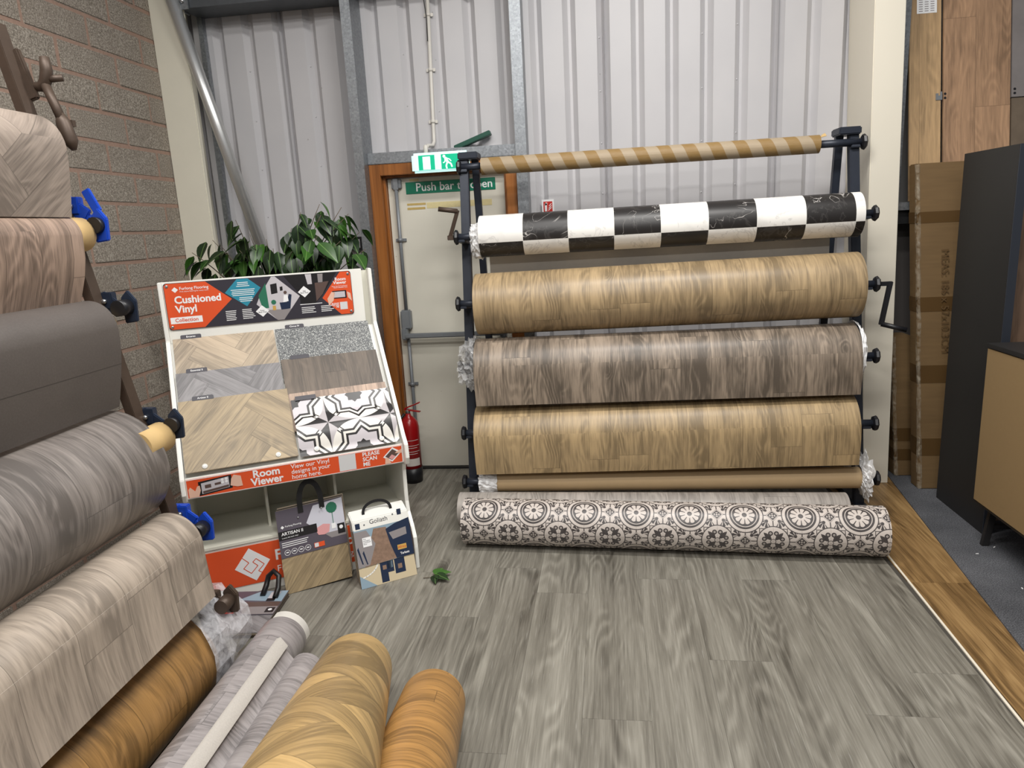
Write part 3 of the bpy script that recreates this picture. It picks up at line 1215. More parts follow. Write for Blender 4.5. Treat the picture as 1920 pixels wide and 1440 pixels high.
cd = thing('cable_conduit', 'slim white cable conduit running down the cladding to the exit light', 'conduit', (-0.98, 4.58, 2.1))
pts = [(-0.955, 4.575, 3.3), (-0.985, 4.575, 2.20), (-0.985, 4.57, 2.14), (-0.99, 4.545, 2.115), (-1.01, 4.49, 2.11), (-1.012, 4.45, 2.09), (-1.012, 4.44, 2.058)]
G().tube(pts, 0.0115, 10).build('pipe', 'conduit_pvc', cd)
G().lathe((-1.012, 4.44, 2.055), (0, 0, 1), [(0, 0.014), (0.045, 0.014), (0.055, 0.008)], 12).build('gland', 'conduit_pvc', cd)
for z in (2.26, 2.56, 2.87):
    x = -0.985 + (z - 2.2) * 0.0273
    G().box((x - 0.028, 4.580, z - 0.009), (x + 0.028, 4.588, z + 0.009)).cyl((x, 4.575, z - 0.009), (x, 4.575, z + 0.009), 0.0145, 12).build('saddle_clip', 'conduit_pvc', cd)
G().tube([(-0.972, 4.572, 3.3), (-0.99, 4.565, 3.0), (-0.975, 4.560, 2.85), (-0.978, 4.558, 2.72)], 0.003, 6).build('loose_cable', 'dark_cable', cd)

gb_ = G()
gm = Matrix.Translation((-0.735, 4.54, 2.128)) @ Matrix.Rotation(math.radians(-19), 4, 'Y')
gb_.boxm(gm, 0.24, 0.06, 0.028)
tag(gb_.build('sign_offcut', 'dark_green_sign', loc=(-0.735, 4.54, 2.09), bevel=0.003), 'spare dark green sign box propped on the door lintel', 'sign')

fs = thing('fire_notice', 'small red and white fire extinguisher notice on the cladding', 'sign', (-0.29, 4.585, 1.6))
FN = 4.5875
G().box((-0.328, FN - 0.003, 1.585), (-0.252, FN, 1.752)).build('notice_plate', 'white_print', fs)
no = (-0.328, FN - 0.0031, 1.585)
flat([rect(0.010, 0.090, 0.066, 0.155), rect(0.010, 0.010, 0.066, 0.078)], no, (1, 0, 0), (0, 0, 1), (0, -1, 0), 0.0008, 'red_field', 'rust_red_print', fs)
flat([rect(0.018, 0.096, 0.032, 0.138), disc(0.025, 0.138, 0.007, 10), rect(0.022, 0.138, 0.034, 0.148), strokeseg((0.040, 0.100), (0.060, 0.118), 0.004), strokeseg((0.042, 0.112), (0.061, 0.130), 0.004), strokeseg((0.044, 0.126), (0.060, 0.142), 0.004)],
     no, (1, 0, 0), (0, 0, 1), (0, -1, 0), 0.0016, 'pictogram', 'white_print', fs)
text('WATER', 0.015, (-0.2895, FN - 0.0046, 1.648), (1, 0, 0), (0, 0, 1), (0, -1, 0), 'white_print', fs, 'CENTER', 0.01)

# ================================================================= ROLLS
def roll(name, label, p0, p1, r, mat, group, e1, tail=None, phase=0.0, core=0.045, core_out=(0, 0), n=56, lap=0.0012, capm='vinyl_edge', coremat='cardboard_core', hole='dark_core', squash=1.0, two_sided=0.004):
    """a roll of sheet vinyl: printed sheet, wound edges, card core"""
    p0, p1 = V(p0), V(p1)
    ax = p1 - p0
    a = ax.normalized()
    e1 = V(e1)
    e1 = (e1 - a * e1.dot(a)).normalized()
    e2 = V((0, 0, 1))
    e2 = (e2 - a * e2.dot(a) - e1 * e2.dot(e1)).normalized()
    low = min(p0.z, p1.z) - r
    root = thing(name, label, 'vinyl roll', ((p0.x + p1.x) / 2, (p0.y + p1.y) / 2, max(low, 0)), group)
    flip = e1.cross(e2).dot(a) > 0
    prof = []
    for i in range(n + 1):
        w = 2 * PI * i / n - 0.45 * PI
        rr = r - lap * (1 - i / n)
        prof.append(p0 + e1 * (rr * math.cos(w)) + e2 * (rr * squash * math.sin(w)))
    g = G()
    g.sweep(prof, ax, v0=phase - 0.45 * PI * r, un=1, flip=not flip)
    for base, s in ((p0, 0), (p1, 1)):
        c = len(g.v)
        q = [p + (ax if s else V((0, 0, 0))) for p in prof[:-1]]
        inner = [base + (p - base) * (core / r) for p in q]
        g.v += q + inner
        m_ = len(q)
        for i in range(m_):
            j = (i + 1) % m_
            f_ = (c + i, c + j, c + m_ + j, c + m_ + i)
            g.face(f_ if s else f_[::-1], None, 1)
    g.build('wound_sheet', [mat, capm], root)
    c = G()
    A, B = p0 - a * core_out[0], p1 + a * core_out[1]
    L = (B - A).length
    c.lathe(A, a, [(0.02, core * 0.84), (0, core * 0.86), (0, core), (L, core), (L, core * 0.86), (L - 0.02, core * 0.84)], 24)
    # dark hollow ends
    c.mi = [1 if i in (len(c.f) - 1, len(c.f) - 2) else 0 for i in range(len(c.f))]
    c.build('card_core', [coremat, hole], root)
    if tail:
        lead = [((r - 0.0006 + 0.0008 * (1 - k / 4)) * math.cos(0.06 * k), (r - 0.0006 + 0.0008 * (1 - k / 4)) * math.sin(0.06 * k)) for k in (4, 3, 2, 1, 0)]
        tp = [p0 + e1 * x + e2 * z for x, z in lead + [q for q in tail if q[1] < -0.012]]
        t = G()
        t.sweep(tp, ax, v0=-phase, thick=two_sided, flip=flip, un=1)
        # print runs on from the wound part, so arc length counts down
        t.uv = [[(a_, -b_) for a_, b_ in w] if w else None for w in t.uv]
        t.build('hanging_sheet', [mat, 'vinyl_back'], root)
    return root


def crumple(name, c, axis, r0, r1, length, mat, parent, seed, n=40, amp=0.25, m=7, power=1.0):
    """crumpled polythene gathered round a roll end"""
    rnd = random.Random(seed)
    a = V(axis).normalized()
    h = V((0, 0, 1)) if abs(a.z) < 0.9 else V((1, 0, 0))
    x = (h - a * h.dot(a)).normalized()
    y = a.cross(x)
    g = G()
    for k in range(m + 1):
        t = k / m
        for i in range(n):
            w = 2 * PI * i / n
            rr = r0 + (r1 - r0) * t ** power
            rr *= 1 + rnd.uniform(-amp, amp) * (0.25 + t)
            g.v.append(V(c) + a * (length * t + rnd.uniform(-0.25, 0.25) * length / m) + x * (rr * math.cos(w)) + y * (rr * math.sin(w)))
    for k in range(m):
        for i in range(n):
            j = (i + 1) % n
            g.face((k * n + i, k * n + j, (k + 1) * n + j, (k + 1) * n + i))
    return g.build(name, mat, parent, smooth=False)


RG = 'vinyl rolls hung on the navy roll rack'
FR = (0, -1, 0)
# bare striped tube on the top bar
tb = thing('cardboard_tube', 'bare cardboard tube with brown spiral stripes on the top bar', 'tube', (0.3, 4.16, 1.91))
g = G()
A, B = V((-0.632, 4.16, 1.940)), V((1.205, 4.16, 1.945))
rr = 0.0475
ring = [A + V((0, -rr * math.cos(w), rr * math.sin(w))) for w in [2 * PI * i / 40 for i in range(41)]]
g.sweep(ring, B - A, flip=True)
for q, s in ((A, -1), (B, 1)):
    c = len(g.v)
    for rad in (rr, rr - 0.006):
        for i in range(40):
            w = 2 * PI * i / 40
            g.v.append(q + V((0, -rad * math.cos(w), rad * math.sin(w))))
    for i in range(40):
        j = (i + 1) % 40
        f_ = (c + i, c + j, c + 40 + j, c + 40 + i)
        g.face(f_ if s > 0 else f_[::-1], None, 1)
ring = [p for p in [A + V((0, -(rr - .006) * math.cos(w), (rr - .006) * math.sin(w))) for w in [2 * PI * i / 40 for i in range(41)]]]
g.sweep(ring, B - A, mi=1)
g.build('tube_wall', ['striped_tube', 'cardboard_core'], tb)
flat([[(0, 0), (0.03, 0.004), (0.022, 0.022), (0.004, 0.014)]], (1.205, 4.13, 1.975), (1, 0, 0.1), (0, 0.4, 0.9), (0, -1, 0.3), 0.004, 'torn_edge', 'cardboard_core', tb)

ck = roll('vinyl_roll', 'black and white marble checker vinyl roll on the rack', (-0.625, 3.945, 1.552), (1.352, 3.945, 1.568), 0.113, 'checker_vinyl', RG, FR, phase=0.035, core=0.05, core_out=(0.01, 0.0), hole='dark_core')
# its free end drops behind, backing side out
g = G()
g.sweep([(-0.60, 4.05, 1.56), (-0.60, 4.052, 1.45), (-0.60, 4.05, 1.20)], (1.85, 0, 0.015), thick=0.003, flip=False)
g.build('backing_flap', ['vinyl_back', 'vinyl_back'], ck)
crumple('plastic_wrap', (-0.622, 3.945, 1.53), (-1, 0, 0), 0.10, 0.075, 0.055, 'white_film', ck, 3, amp=0.22)
o1 = roll('vinyl_roll', 'light oak plank vinyl roll below the checker roll', (-0.655, 3.87, 1.188), (1.335, 3.87, 1.214), 0.168, 'light_oak_vinyl', RG, FR, phase=0.1, core=0.05)
o2 = roll('vinyl_roll', 'smoked grey-brown plank vinyl roll between two oak rolls', (-0.665, 3.82, 0.838), (1.315, 3.82, 0.856), 0.165, 'smoked_oak_vinyl', RG, FR,
          tail=[(0.158, 0.03), (0.1645, -0.005), (0.1655, -0.03), (0.162, -0.08), (0.156, -0.14), (0.150, -0.18)], phase=0.3, core=0.05)
crumple('plastic_wrap', (-0.665, 3.83, 0.86), (-1, 0, 0), 0.16, 0.09, 0.10, 'clear_film', o2, 5, amp=0.3)
crumple('plastic_wrap', (1.312, 3.82, 0.87), (1, 0, 0), 0.165, 0.14, 0.03, 'white_film', o2, 8, amp=0.08)
o3 = roll('vinyl_roll', 'honey oak plank vinyl roll above the kraft paper roll', (-0.680, 3.78, 0.462), (1.310, 3.78, 0.494), 0.168, 'honey_oak_vinyl', RG, FR,
          tail=[(0.161, 0.03), (0.1675, -0.005), (0.1685, -0.03), (0.165, -0.08), (0.158, -0.14), (0.152, -0.18)], phase=0.2, core=0.05, hole='dark_core')
pk = roll('kraft_roll', 'slim brown kraft wrapped roll on the lowest rack bar', (-0.660, 3.722, 0.208), (1.350, 3.722, 0.212), 0.057, 'kraft_paper', RG, FR, core=0.035, lap=0.001)
crumple('plastic_wrap', (-0.575, 3.715, 0.209), (-1, 0, 0), 0.056, 0.074, 0.10, 'white_film', pk, 11, amp=0.12)
crumple('plastic_wrap', (1.345, 3.715, 0.225), (1, 0, 0), 0.06, 0.12, 0.035, 'white_film', pk, 12, amp=0.2)
FGp = 'vinyl rolls lying on the floor before the rack'
roll('vinyl_roll', 'pale grey plank vinyl roll lying behind the patterned tile roll', (-0.775, 3.595, 0.095), (1.235, 3.555, 0.095), 0.0935, 'pale_grey_vinyl', FGp, FR, core=0.05)
tl = roll('vinyl_roll', 'black and cream patterned tile vinyl roll lying on the floor', (-0.705, 3.385, 0.119), (1.305, 3.255, 0.119), 0.118, 'encaustic_vinyl', FGp, FR, phase=0.1425, core=0.075, capm='black_plastic', hole='dark_core', coremat='black_plastic')

# ================================================================= NAVY ROLL RACK
rk = thing('roll_rack', 'navy steel rack holding horizontal vinyl rolls against the back wall', 'rack', (0.35, 4.0, 0))


def py(z): return 3.825 + 0.19 * z


for sx, X0 in ((-1, -0.738), (1, 1.392)):
    G().bar((X0, py(0.0), 0.0), (X0, py(2.02), 2.02), 0.05, 0.05).build('upright', 'rack_blueblack', rk, bevel=0.004)
    G().bar((X0 - sx * 0.055, py(2.0) + 0.05, 2.0), (X0 - sx * 0.055, 4.50, 0.0), 0.04, 0.04).build('back_leg', 'rack_blueblack', rk, bevel=0.004)
    G().box((X0 - 0.085 if sx > 0 else X0 - 0.03, py(2.0) - 0.05, 1.985), (X0 + 0.03 if sx > 0 else X0 + 0.085, py(2.0) + 0.09, 2.025)).build('top_cap', 'rack_blueblack', rk, bevel=0.006)
    G().box((X0 - 0.03, 3.72, 0.0), (X0 + 0.03, 4.53, 0.035)).build('foot_bar', 'rack_blueblack', rk, bevel=0.004)
    for z, yy in ((1.943, 4.16), (1.555 if sx < 0 else 1.57, 3.945), (1.195 if sx < 0 else 1.212, 3.87), (0.845, 3.82), (0.475 if sx < 0 else 0.492, 3.78), (0.21, 3.715)):
        inner = X0 - sx * (0.10 if z < 1.8 else (0.12 if sx < 0 else 0.22))
        ar = G().bar((X0 + sx * 0.0, py(z) + 0.0, z - 0.03), (X0 + sx * 0.0, yy - 0.015, z - 0.012), 0.045, 0.03).build('support_arm', 'rack_blueblack', rk, bevel=0.003)
        G().cyl((inner, yy, z), (X0 + sx * 0.03, yy, z), 0.020, 16).build('spindle', 'rack_blueblack', rk)
        kn = G().lathe((X0 + sx * (0.010 if sx < 0 else 0.028), yy, z), (sx, 0, 0), [(0, 0.022), (0.006, 0.038), (0.018, 0.042), (0.026, 0.034), (0.029, 0.02)], 8)
        kn.build('locking_knob', 'black_plastic', rk, smooth=False)
G().bar((-0.68, 4.50, 0.02), (1.34, 4.50, 0.02), 0.035, 0.035).build('rear_crossbar', 'rack_blueblack', rk, bevel=0.003)
cr = G().bar((-0.745, 3.945, 1.555), (-0.812, 3.945, 1.555), 0.026, 0.026).bar((-0.803, 3.945, 1.545), (-0.742, 3.92, 1.70), 0.02, 0.02).build('crank_handle', 'rack_brown', rk, bevel=0.002)
G().tube([(-0.742, 3.92, 1.695), (-0.845, 3.90, 1.712)], 0.013, 10).build('crank_grip', 'rack_brown', cr)
cr = G().bar((1.43, 3.87, 1.212), (1.512, 3.87, 1.212), 0.022, 0.022).bar((1.503, 3.87, 1.222), (1.466, 3.86, 1.0), 0.022, 0.022).build('crank_handle', 'black_plastic', rk, bevel=0.002)
G().tube([(1.466, 3.86, 1.005), (1.578, 3.82, 0.975)], 0.013, 10).build('crank_grip', 'black_plastic', cr)

# ================================================================= BROWN RACK ON THE BLOCK WALL SIDE
LG = 'vinyl rolls on the brown leaning rack'
FR2 = (1, 0, 0)
YE = 2.10
K = 0.894


def lroll(label, r, cx, cz, mat, tail, core_c=None, core_r=0.05, core_len=0.0, yend=YE, capm='vinyl_edge', phase=0.0):
    """a part-used roll: wound body plus a length of sheet hanging down at the room side"""
    t = roll('vinyl_roll', label, (cx, yend - 2.0, cz), (cx, yend, cz), r, mat, LG, FR2, tail=tail, phase=phase, core=core_r, core_out=(0.02, core_len), capm=capm)
    return t


# taupe herringbone, part used
lroll('taupe herringbone vinyl roll, topmost on the brown rack', 0.105, -1.70, 1.903, 'taupe_herringbone_vinyl',
      [(0.095, 0.035), (0.1045, 0.0), (0.104, -0.04), (0.095, -0.12), (0.081, -0.205)], core_len=0.01)
rB = lroll('pinkish brown rustic plank vinyl roll with card core showing', 0.066, -1.66, 1.641, 'rustic_pink_vinyl',
      [(0.058, 0.02), (0.066, -0.008), (0.062, -0.07), (0.048, -0.13), (0.020, -0.205)], core_r=0.05, core_len=0.0)
rC = lroll('dark slate grey vinyl roll hanging straight on the brown rack', 0.092, -1.62, 1.346, 'slate_vinyl',
      [(0.083, 0.033), (0.0915, 0.0), (0.092, -0.04), (0.085, -0.10), (0.066, -0.19), (0.048, -0.26)], core_r=0.05, core_len=0.0)
rD = lroll('silver grey plank vinyl roll, fattest on the brown rack', 0.197, -1.625, 0.880, 'silver_oak_vinyl', None, core_r=0.05, core_len=0.0)
lroll('bleached oak plank vinyl roll with its cut edge hanging free', 0.108, -1.462, 0.604, 'bleached_oak_vinyl',
      [(0.099, 0.033), (0.1075, -0.002), (0.109, -0.04), (0.113, -0.10), (0.118, -0.15), (0.124, -0.20)], core_r=0.05, core_len=0.0)
am = lroll('amber oak plank vinyl roll lying under the bleached oak sheet', 0.186, -1.515, 0.188, 'amber_oak_vinyl', None, core_r=0.07, yend=2.05)
crumple('plastic_wrap', (-1.505, 2.045, 0.195), (0.12, 1, 0.02), 0.187, 0.15, 0.25, 'milky_film', am, 21, amp=0.07, n=22, m=5, power=2.0)

lr = thing('leaning_rack', 'brown steel rack leaning towards the block wall with blue clamps', 'rack', (-1.5, 2.16, 0))


def lpx(z): return -1.475 - 0.192 * (z - 0.71)


for yy in (2.165, 0.02):
    G().bar((lpx(0.0) - 0.03, yy, 0.0), (lpx(2.285) - 0.03, yy, 2.285), 0.032, 0.05, side=(1, 0, 0)).build('upright', 'rack_brown', lr, bevel=0.002)
    G().bar((-1.86, yy + 0.0, 2.24), (-2.35, yy, 0.0), 0.03, 0.04, side=(1, 0, 0)).build('back_leg', 'rack_brown', lr)
    G().box((-2.40, yy - 0.025, 0.0), (-1.30, yy + 0.025, 0.03)).build('foot_bar', 'rack_brown', lr)
G().bar((-1.80, 2.165, 2.26), (-2.2, 2.165, 2.26), 0.03, 0.03).build('top_arm', 'rack_brown', lr)
G().bar((lpx(1.0) - 0.05, 2.165, 1.0), (-2.13, 2.165, 1.0), 0.03, 0.012).build('tie_bar', 'rack_brown', lr)


def clamp(z, cx, cz, mat, wing, core=None):
    """bracket on the upright carrying the bar of one roll"""
    x0 = lpx(z) - 0.01
    k = G().bar((x0 - 0.02, 2.195, z + 0.02), (x0 + 0.045, 2.195, z - 0.03), 0.05, 0.012, side=(0, 0, 1)).box((x0 - 0.03, 2.185, z - 0.02), (x0 + 0.025, 2.215, z + 0.035)).build('clamp', mat, lr, bevel=0.003)
    G().lathe((x0, 2.185, z + 0.006), (0, -1, 0), [(0, 0.009), (0.008, 0.009), (0.011, 0.004)], 6).build('bolt', 'steel_bolt', k)
    G().bar((x0 + 0.03, 2.205, z - 0.02), (cx, 2.195, cz), 0.022, 0.014, side=(0, 1, 0)).build('carrier_arm', mat, lr)
    y0 = YE - 0.03
    if core:
        r_, y0, owner, kx, kz = core
        G().lathe((kx, YE - 0.06, kz), (0, 1, 0), [(0, r_), (y0 - YE + 0.06, r_), (y0 - YE + 0.06, r_ * 0.86), (y0 - YE + 0.05, r_ * 0.8)], 24).build('protruding_core', 'cardboard_core', owner)
        y0 -= 0.005
    G().cyl((cx, max(y0, 2.13), cz), (cx, 2.185, cz), 0.026, 14).build('core_plug', 'black_plastic' if mat != 'rack_brown' else mat, lr)
    w = G()
    w.prism([(-0.022, -0.055), (0.022, -0.05), (0.026, 0.02), (0.0, 0.055), (-0.026, 0.03)], (cx + 0.006, 2.185, cz), (1, 0, 0), (0, 0, 1), (0, 1, 0), wing)
    w.build('end_stop', mat, lr, bevel=0.003)


clamp(1.73, -1.600, 1.672, 'clamp_blue', 0.016, (0.054, 2.17, rB, -1.652, 1.645))
w = G().bar((-1.60, 2.20, 1.715), (-1.632, 2.20, 1.785), 0.028, 0.012, side=(1, 0, 0)).build('clamp_lever', 'clamp_blue', lr, bevel=0.002)
clamp(1.42, -1.545, 1.405, 'clamp_navy', 0.014, (0.048, 2.14, rC, -1.605, 1.352))
clamp(1.02, -1.447, 1.000, 'clamp_navy', 0.014, (0.052, 2.17, rD, -1.49, 0.96))
clamp(0.665, -1.397, 0.622, 'clamp_blue', 0.016)
clamp(0.33, -1.345, 0.34, 'rack_brown', 0.02)
# empty hook at the top of the upright
HX, HZ = -0.08, 0.035
G().bar((lpx(2.2) - 0.02, 2.19, 2.215), (lpx(2.05) - 0.01, 2.19, 2.065), 0.034, 0.02, side=(1, 0, 0)).build('hook_plate', 'rack_brown', lr, bevel=0.004)
hk = G()
hk.tube([(x + HX, 2.20, z + HZ) for x, z in ((-1.69, 2.072), (-1.64, 2.070), (-1.622, 2.085), (-1.612, 2.115), (-1.612, 2.155))], [0.012, 0.016, 0.018, 0.018, 0.014], 10)
hk.build('hook', 'rack_brown', lr)
G().cyl((-1.615 + HX, 2.20, 2.09 + HZ), (-1.575 + HX, 2.22, 2.095 + HZ), 0.011, 10).build('hook_pin', 'rack_brown', lr)
G().cyl((-1.628 + HX, 2.20, 2.085 + HZ), (-1.572 + HX, 2.18, 1.955 + HZ), 0.014, 12).build('spindle', 'rack_brown', lr)
G().lathe((-1.575 + HX, 2.185, 1.955 + HZ), (0.25, 0, -1), [(-0.03, 0.012), (0.0, 0.022), (0.06, 0.022), (0.085, 0.008)], 12).build('spindle_end', 'rack_brown', lr)
G().box((-1.60 + HX, 2.20, 1.945 + HZ), (-1.555 + HX, 2.215, 1.965 + HZ)).build('end_stop', 'rack_brown', lr)

# ================================================================= ROLLS LYING NEAR THE CAMERA
NG = 'short vinyl rolls propped in front of the brown rack'


def leanroll(label, F, d, r, mat, L, core=0.05, phase=0.0, sq=1.0):
    F, d = V(F), V(d).normalized()
    return roll('vinyl_roll', label, F - d * L, F, r, mat, NG, (1, 0, 0), phase=phase, core=core, squash=sq)


leanroll('golden herringbone vinyl roll propped between grey and copper rolls', (-0.867, 2.105, 0.118), (-0.262, 0.875, -0.40), 0.127, 'gold_herringbone_vinyl', 1.6)
leanroll('copper oak plank vinyl roll propped on the grey plank floor', (-0.563, 1.974, 0.100), (-0.144, 0.923, -0.357), 0.107, 'copper_oak_vinyl', 1.45)
gr = leanroll('lavender grey plank vinyl roll with white edge flap, loosely wound', (-1.235, 2.33, 0.094), (-0.06, 0.985, -0.05), 0.092, 'lavender_grey_vinyl', 1.9)
d_ = V((-0.06, 0.985, -0.05)).normalized()
g = G()
q0 = V((-1.235, 2.33, 0.094)) - d_ * 0.16
prof = [q0 + V((x, 0, z)) for x, z in [(0.0, 0.094), (0.045, 0.086), (0.075, 0.060), (0.085, 0.045)]]
ce = V((0.155, 0, -0.022))
prof += [q0 + ce + V((0.062 * math.cos(w), 0, 0.062 * math.sin(w))) for w in [PI * 0.80 - i * PI * 1.15 / 14 for i in range(15)]]
g.sweep(prof, -d_ * 1.7, thick=0.003, flip=True)
g.build('loose_lap', ['lavender_grey_vinyl', 'vinyl_back'], gr)
g = G()
g.sweep([q0 + V((x, 0, z)) for x, z in [(0.050, 0.094), (0.066, 0.100), (0.090, 0.066)]], -d_ * 1.65, thick=0.002, flip=True)
g.build('edge_flap', ['vinyl_edge', 'vinyl_edge'], gr)
g = G()
q1 = V((-1.235, 2.33, 0.094))
g.sweep([q1 + V((0.09 * math.cos(w), 0, 0.09 * math.sin(w))) for w in [PI * 0.62 - i * PI * 0.65 / 10 for i in range(11)]], d_ * 0.05, thick=0.003, flip=False)
g.build('inner_lap', ['vinyl_back', 'vinyl_back'], gr)

# ================================================================= DISPLAY STAND
SA = math.radians(29.2)
SU = V((math.cos(SA), math.sin(SA), 0))
SN = V((math.sin(SA), -math.cos(SA), 0))
UPZ = V((0, 0, 1))
S0 = V((-0.933, 3.137, 0)) - SU * 0.95     # floor point under the front left corner
SW = 0.95


def sp(s, d, z): return S0 + SU * s + SN * d + UPZ * z


ds = thing('display_stand', 'white shop display stand with orange cushioned vinyl header', 'display stand', tuple(S0), rz=SA)
prof = [(-0.50, 0), (-0.50, 1.43), (-0.445, 1.43), (-0.425, 1.16), (-0.01, 0.665), (0.035, 0.625), (0.045, 0.56), (0.03, 0.525), (-0.04, 0.505), (-0.055, 0.47), (-0.055, 0.31), (-0.04, 0.26), (0.02, 0.205), (0.055, 0.16), (0.06, 0.11), (0.06, 0.0)]
G().prism(prof, sp(-0.018, 0, 0), SN, UPZ, SU, 0.018).build('side_panel', 'white_board', ds, bevel=0.003)
G().prism(prof, sp(SW, 0, 0), SN, UPZ, SU, 0.018).build('side_panel', 'white_board', ds, bevel=0.003)
G().prism(rect(0, 0, SW, 1.42), sp(0, -0.50, 0), SU, UPZ, SN, 0.012).build('back_panel', 'cream_interior', ds)
G().prism(rect(-0.018, 1.14, SW + 0.018 - 0.045, 1.43), sp(0, -0.487, 0), SU, UPZ, SN, 0.010).build('header_board', 'white_board', ds, bevel=0.002)
sl = V(SN * -0.621 + UPZ * 0.784)       # up the slope
sn = V(SN * 0.784 + UPZ * 0.621)        # out of the slope
so = sp(0, -0.015, 0.60)
G().prism(rect(0, 0, SW, 0.70), so - sn * 0.02, SU, sl, sn, 0.012).build('sample_tray', 'white_board', ds)
G().prism(rect(0, 0.25, SW, 0.262), sp(0, -0.49, 0), SU, UPZ, SN, 0.42).build('shelf', 'cream_interior', ds)
for s in (0.315, 0.635):
    G().prism(rect(-0.49, 0.262, -0.20, 0.56), sp(s, 0, 0), SN, UPZ, SU, 0.012).build('divider', 'cream_interior', ds)
G().prism(rect(0, 0.0, SW, 0.25), sp(0, -0.09, 0), SU, UPZ, SN, 0.014).build('base_front', 'white_board', ds, bevel=0.002)
G().prism(rect(0, 0.525, SW, 0.618), sp(0, -0.02, 0), SU, UPZ, SN, 0.014).build('front_rail', 'white_board', ds, bevel=0.002)
for s, d, z in ((0.20, -0.487, 0.44), (0.43, -0.487, 0.42), (0.72, -0.487, 0.42), (0.85, -0.487, 0.42)):
    G().lathe(sp(s, d, z), SN, [(0, 0.005), (0.001, 0.005)], 8).build('peg_hole', 'black_print', ds)

# header sign
HW, HH = 0.862, 0.217
ho = sp(0.004, -0.4765, 1.206)


def hx(p): return [(a * HW, b * HH) for a, b in p]


rc = 0.012
hd = []
for cx, cy, a0 in ((HW - rc, HH - rc, 0), (rc, HH - rc, PI / 2), (rc, rc, PI), (HW - rc, rc, 1.5 * PI)):
    hd += [(cx + rc * math.cos(a0 + i * PI / 8), cy + rc * math.sin(a0 + i * PI / 8)) for i in range(5)]
hs = G().prism(hd, ho, SU, UPZ, SN, 0.005).build('header_sign', 'charcoal_print', ds)
hl = lambda k: ho + SN * (0.0051 + 0.0004 * k)


def hflat(polys, k, name, mat): return flat(polys, hl(k), SU, UPZ, SN, 0.0003, name, mat, hs)


def rounded_left(p): return p


hflat([[(0.002, rc), (rc, 0.002), (0.18 * HW, 0.002), (0.335 * HW, 0.57 * HH), (0.21 * HW, HH - 0.002), (rc, HH - 0.002), (0.002, HH - rc)]], 0, 'orange_field', 'orange_print')
hflat([[(0.925 * HW, 0.002), (HW - rc, 0.002), (HW - 0.002, rc), (HW - 0.002, HH - rc), (HW - rc, HH - 0.002), (0.938 * HW, HH - 0.002), (0.825 * HW, 0.42 * HH)]], 0, 'orange_field', 'orange_print')
hflat([hx([(0.372, 0.99), (0.43, 0.99), (0.493, 0.77), (0.41, 0.38), (0.303, 0.71)])], 0, 'teal_field', 'teal_print')
hflat([hx([(0.555, 0.99), (0.575, 0.99), (0.70, 0.51), (0.60, 0.01), (0.565, 0.01), (0.46, 0.40), (0.485, 0.60)])], 0, 'room_photo', 'pale_print')
hflat([hx([(0.62, 0.995), (0.92, 0.995), (0.83, 0.50), (0.78, 0.30), (0.70, 0.34), (0.70, 0.55)])], 0, 'kitchen_photo', 'black_print')
hflat([hx([(0.81, 0.98), (0.84, 0.98), (0.835, 0.78), (0.81, 0.76)])], 1, 'kitchen_photo', 'grey_print')
hflat([hx([(0.74, 0.99), (0.775, 0.99), (0.775, 0.76), (0.75, 0.76)])], 1, 'kitchen_photo', 'pale_print')
hflat([hx([(0.79, 0.78), (0.87, 0.80), (0.83, 0.52), (0.79, 0.36)])], 1, 'kitchen_photo', 'umber_print')
hflat([hx([(0.475, 0.58), (0.52, 0.86), (0.525, 0.30), (0.49, 0.30)])], 1, 'room_photo', 'green_print')
hflat([hx([(0.51, 0.26), (0.645, 0.24), (0.60, 0.01), (0.565, 0.01)])], 1, 'room_photo', 'grey_print')
hflat([hx([(0.545, 0.60), (0.58, 0.62), (0.58, 0.84), (0.545, 0.82)]), hx([(0.595, 0.66), (0.61, 0.67), (0.61, 0.76), (0.595, 0.75)])], 1, 'picture_frames', 'black_print')
hflat([hx([(0.59, 0.24), (0.64, 0.25), (0.655, 0.56), (0.64, 0.58), (0.625, 0.40), (0.585, 0.40)])], 2, 'armchair', 'navy_print')
hflat([hx([(0.605, 0.40), (0.635, 0.42), (0.632, 0.56), (0.612, 0.56)])], 3, 'seated_figure', 'white_print')
hflat([disc(0.6215 * HW, 0.62 * HH, 0.008, 10)], 3, 'seated_figure', 'umber_print')
hflat([hx([(0.545, 0.24), (0.562, 0.24), (0.562, 0.34), (0.545, 0.34)])], 2, 'plant_pot', 'gold_print')
hflat([disc(0.553 * HW, 0.42 * HH, 0.012, 8)], 2, 'plant_crown', 'green_print')
for cx, cy in ((0.487, 0.245), (0.727, 0.60)):
    hflat([[(cx * HW - 0.031, cy * HH), (cx * HW, cy * HH - 0.028), (cx * HW + 0.031, cy * HH), (cx * HW, cy * HH + 0.028)]], 3, 'white_diamond', 'white_print')
hflat([rect(0.010, 0.028, 0.148, 0.058)], 1, 'white_bar', 'white_print')
hflat([[(0.033, 0.185), (0.047, 0.172), (0.061, 0.185), (0.047, 0.198)]], 1, 'logo', 'white_print')
hflat([rect(0.795, 0.026, 0.832, 0.064)], 1, 'blank_square', 'qr_blank')
hflat([rect(0.762, 0.083, 0.832, 0.122)], 2, 'phone', 'black_print')
hflat([rect(0.769, 0.088, 0.825, 0.117)], 3, 'phone_screen', 'pale_print')
hflat([[(0.74, 0.05), (0.765, 0.075), (0.775, 0.115), (0.758, 0.118), (0.735, 0.085)], [(0.835, 0.115), (0.852, 0.105), (0.856, 0.065), (0.838, 0.085)]], 3, 'hands', 'skin_print')


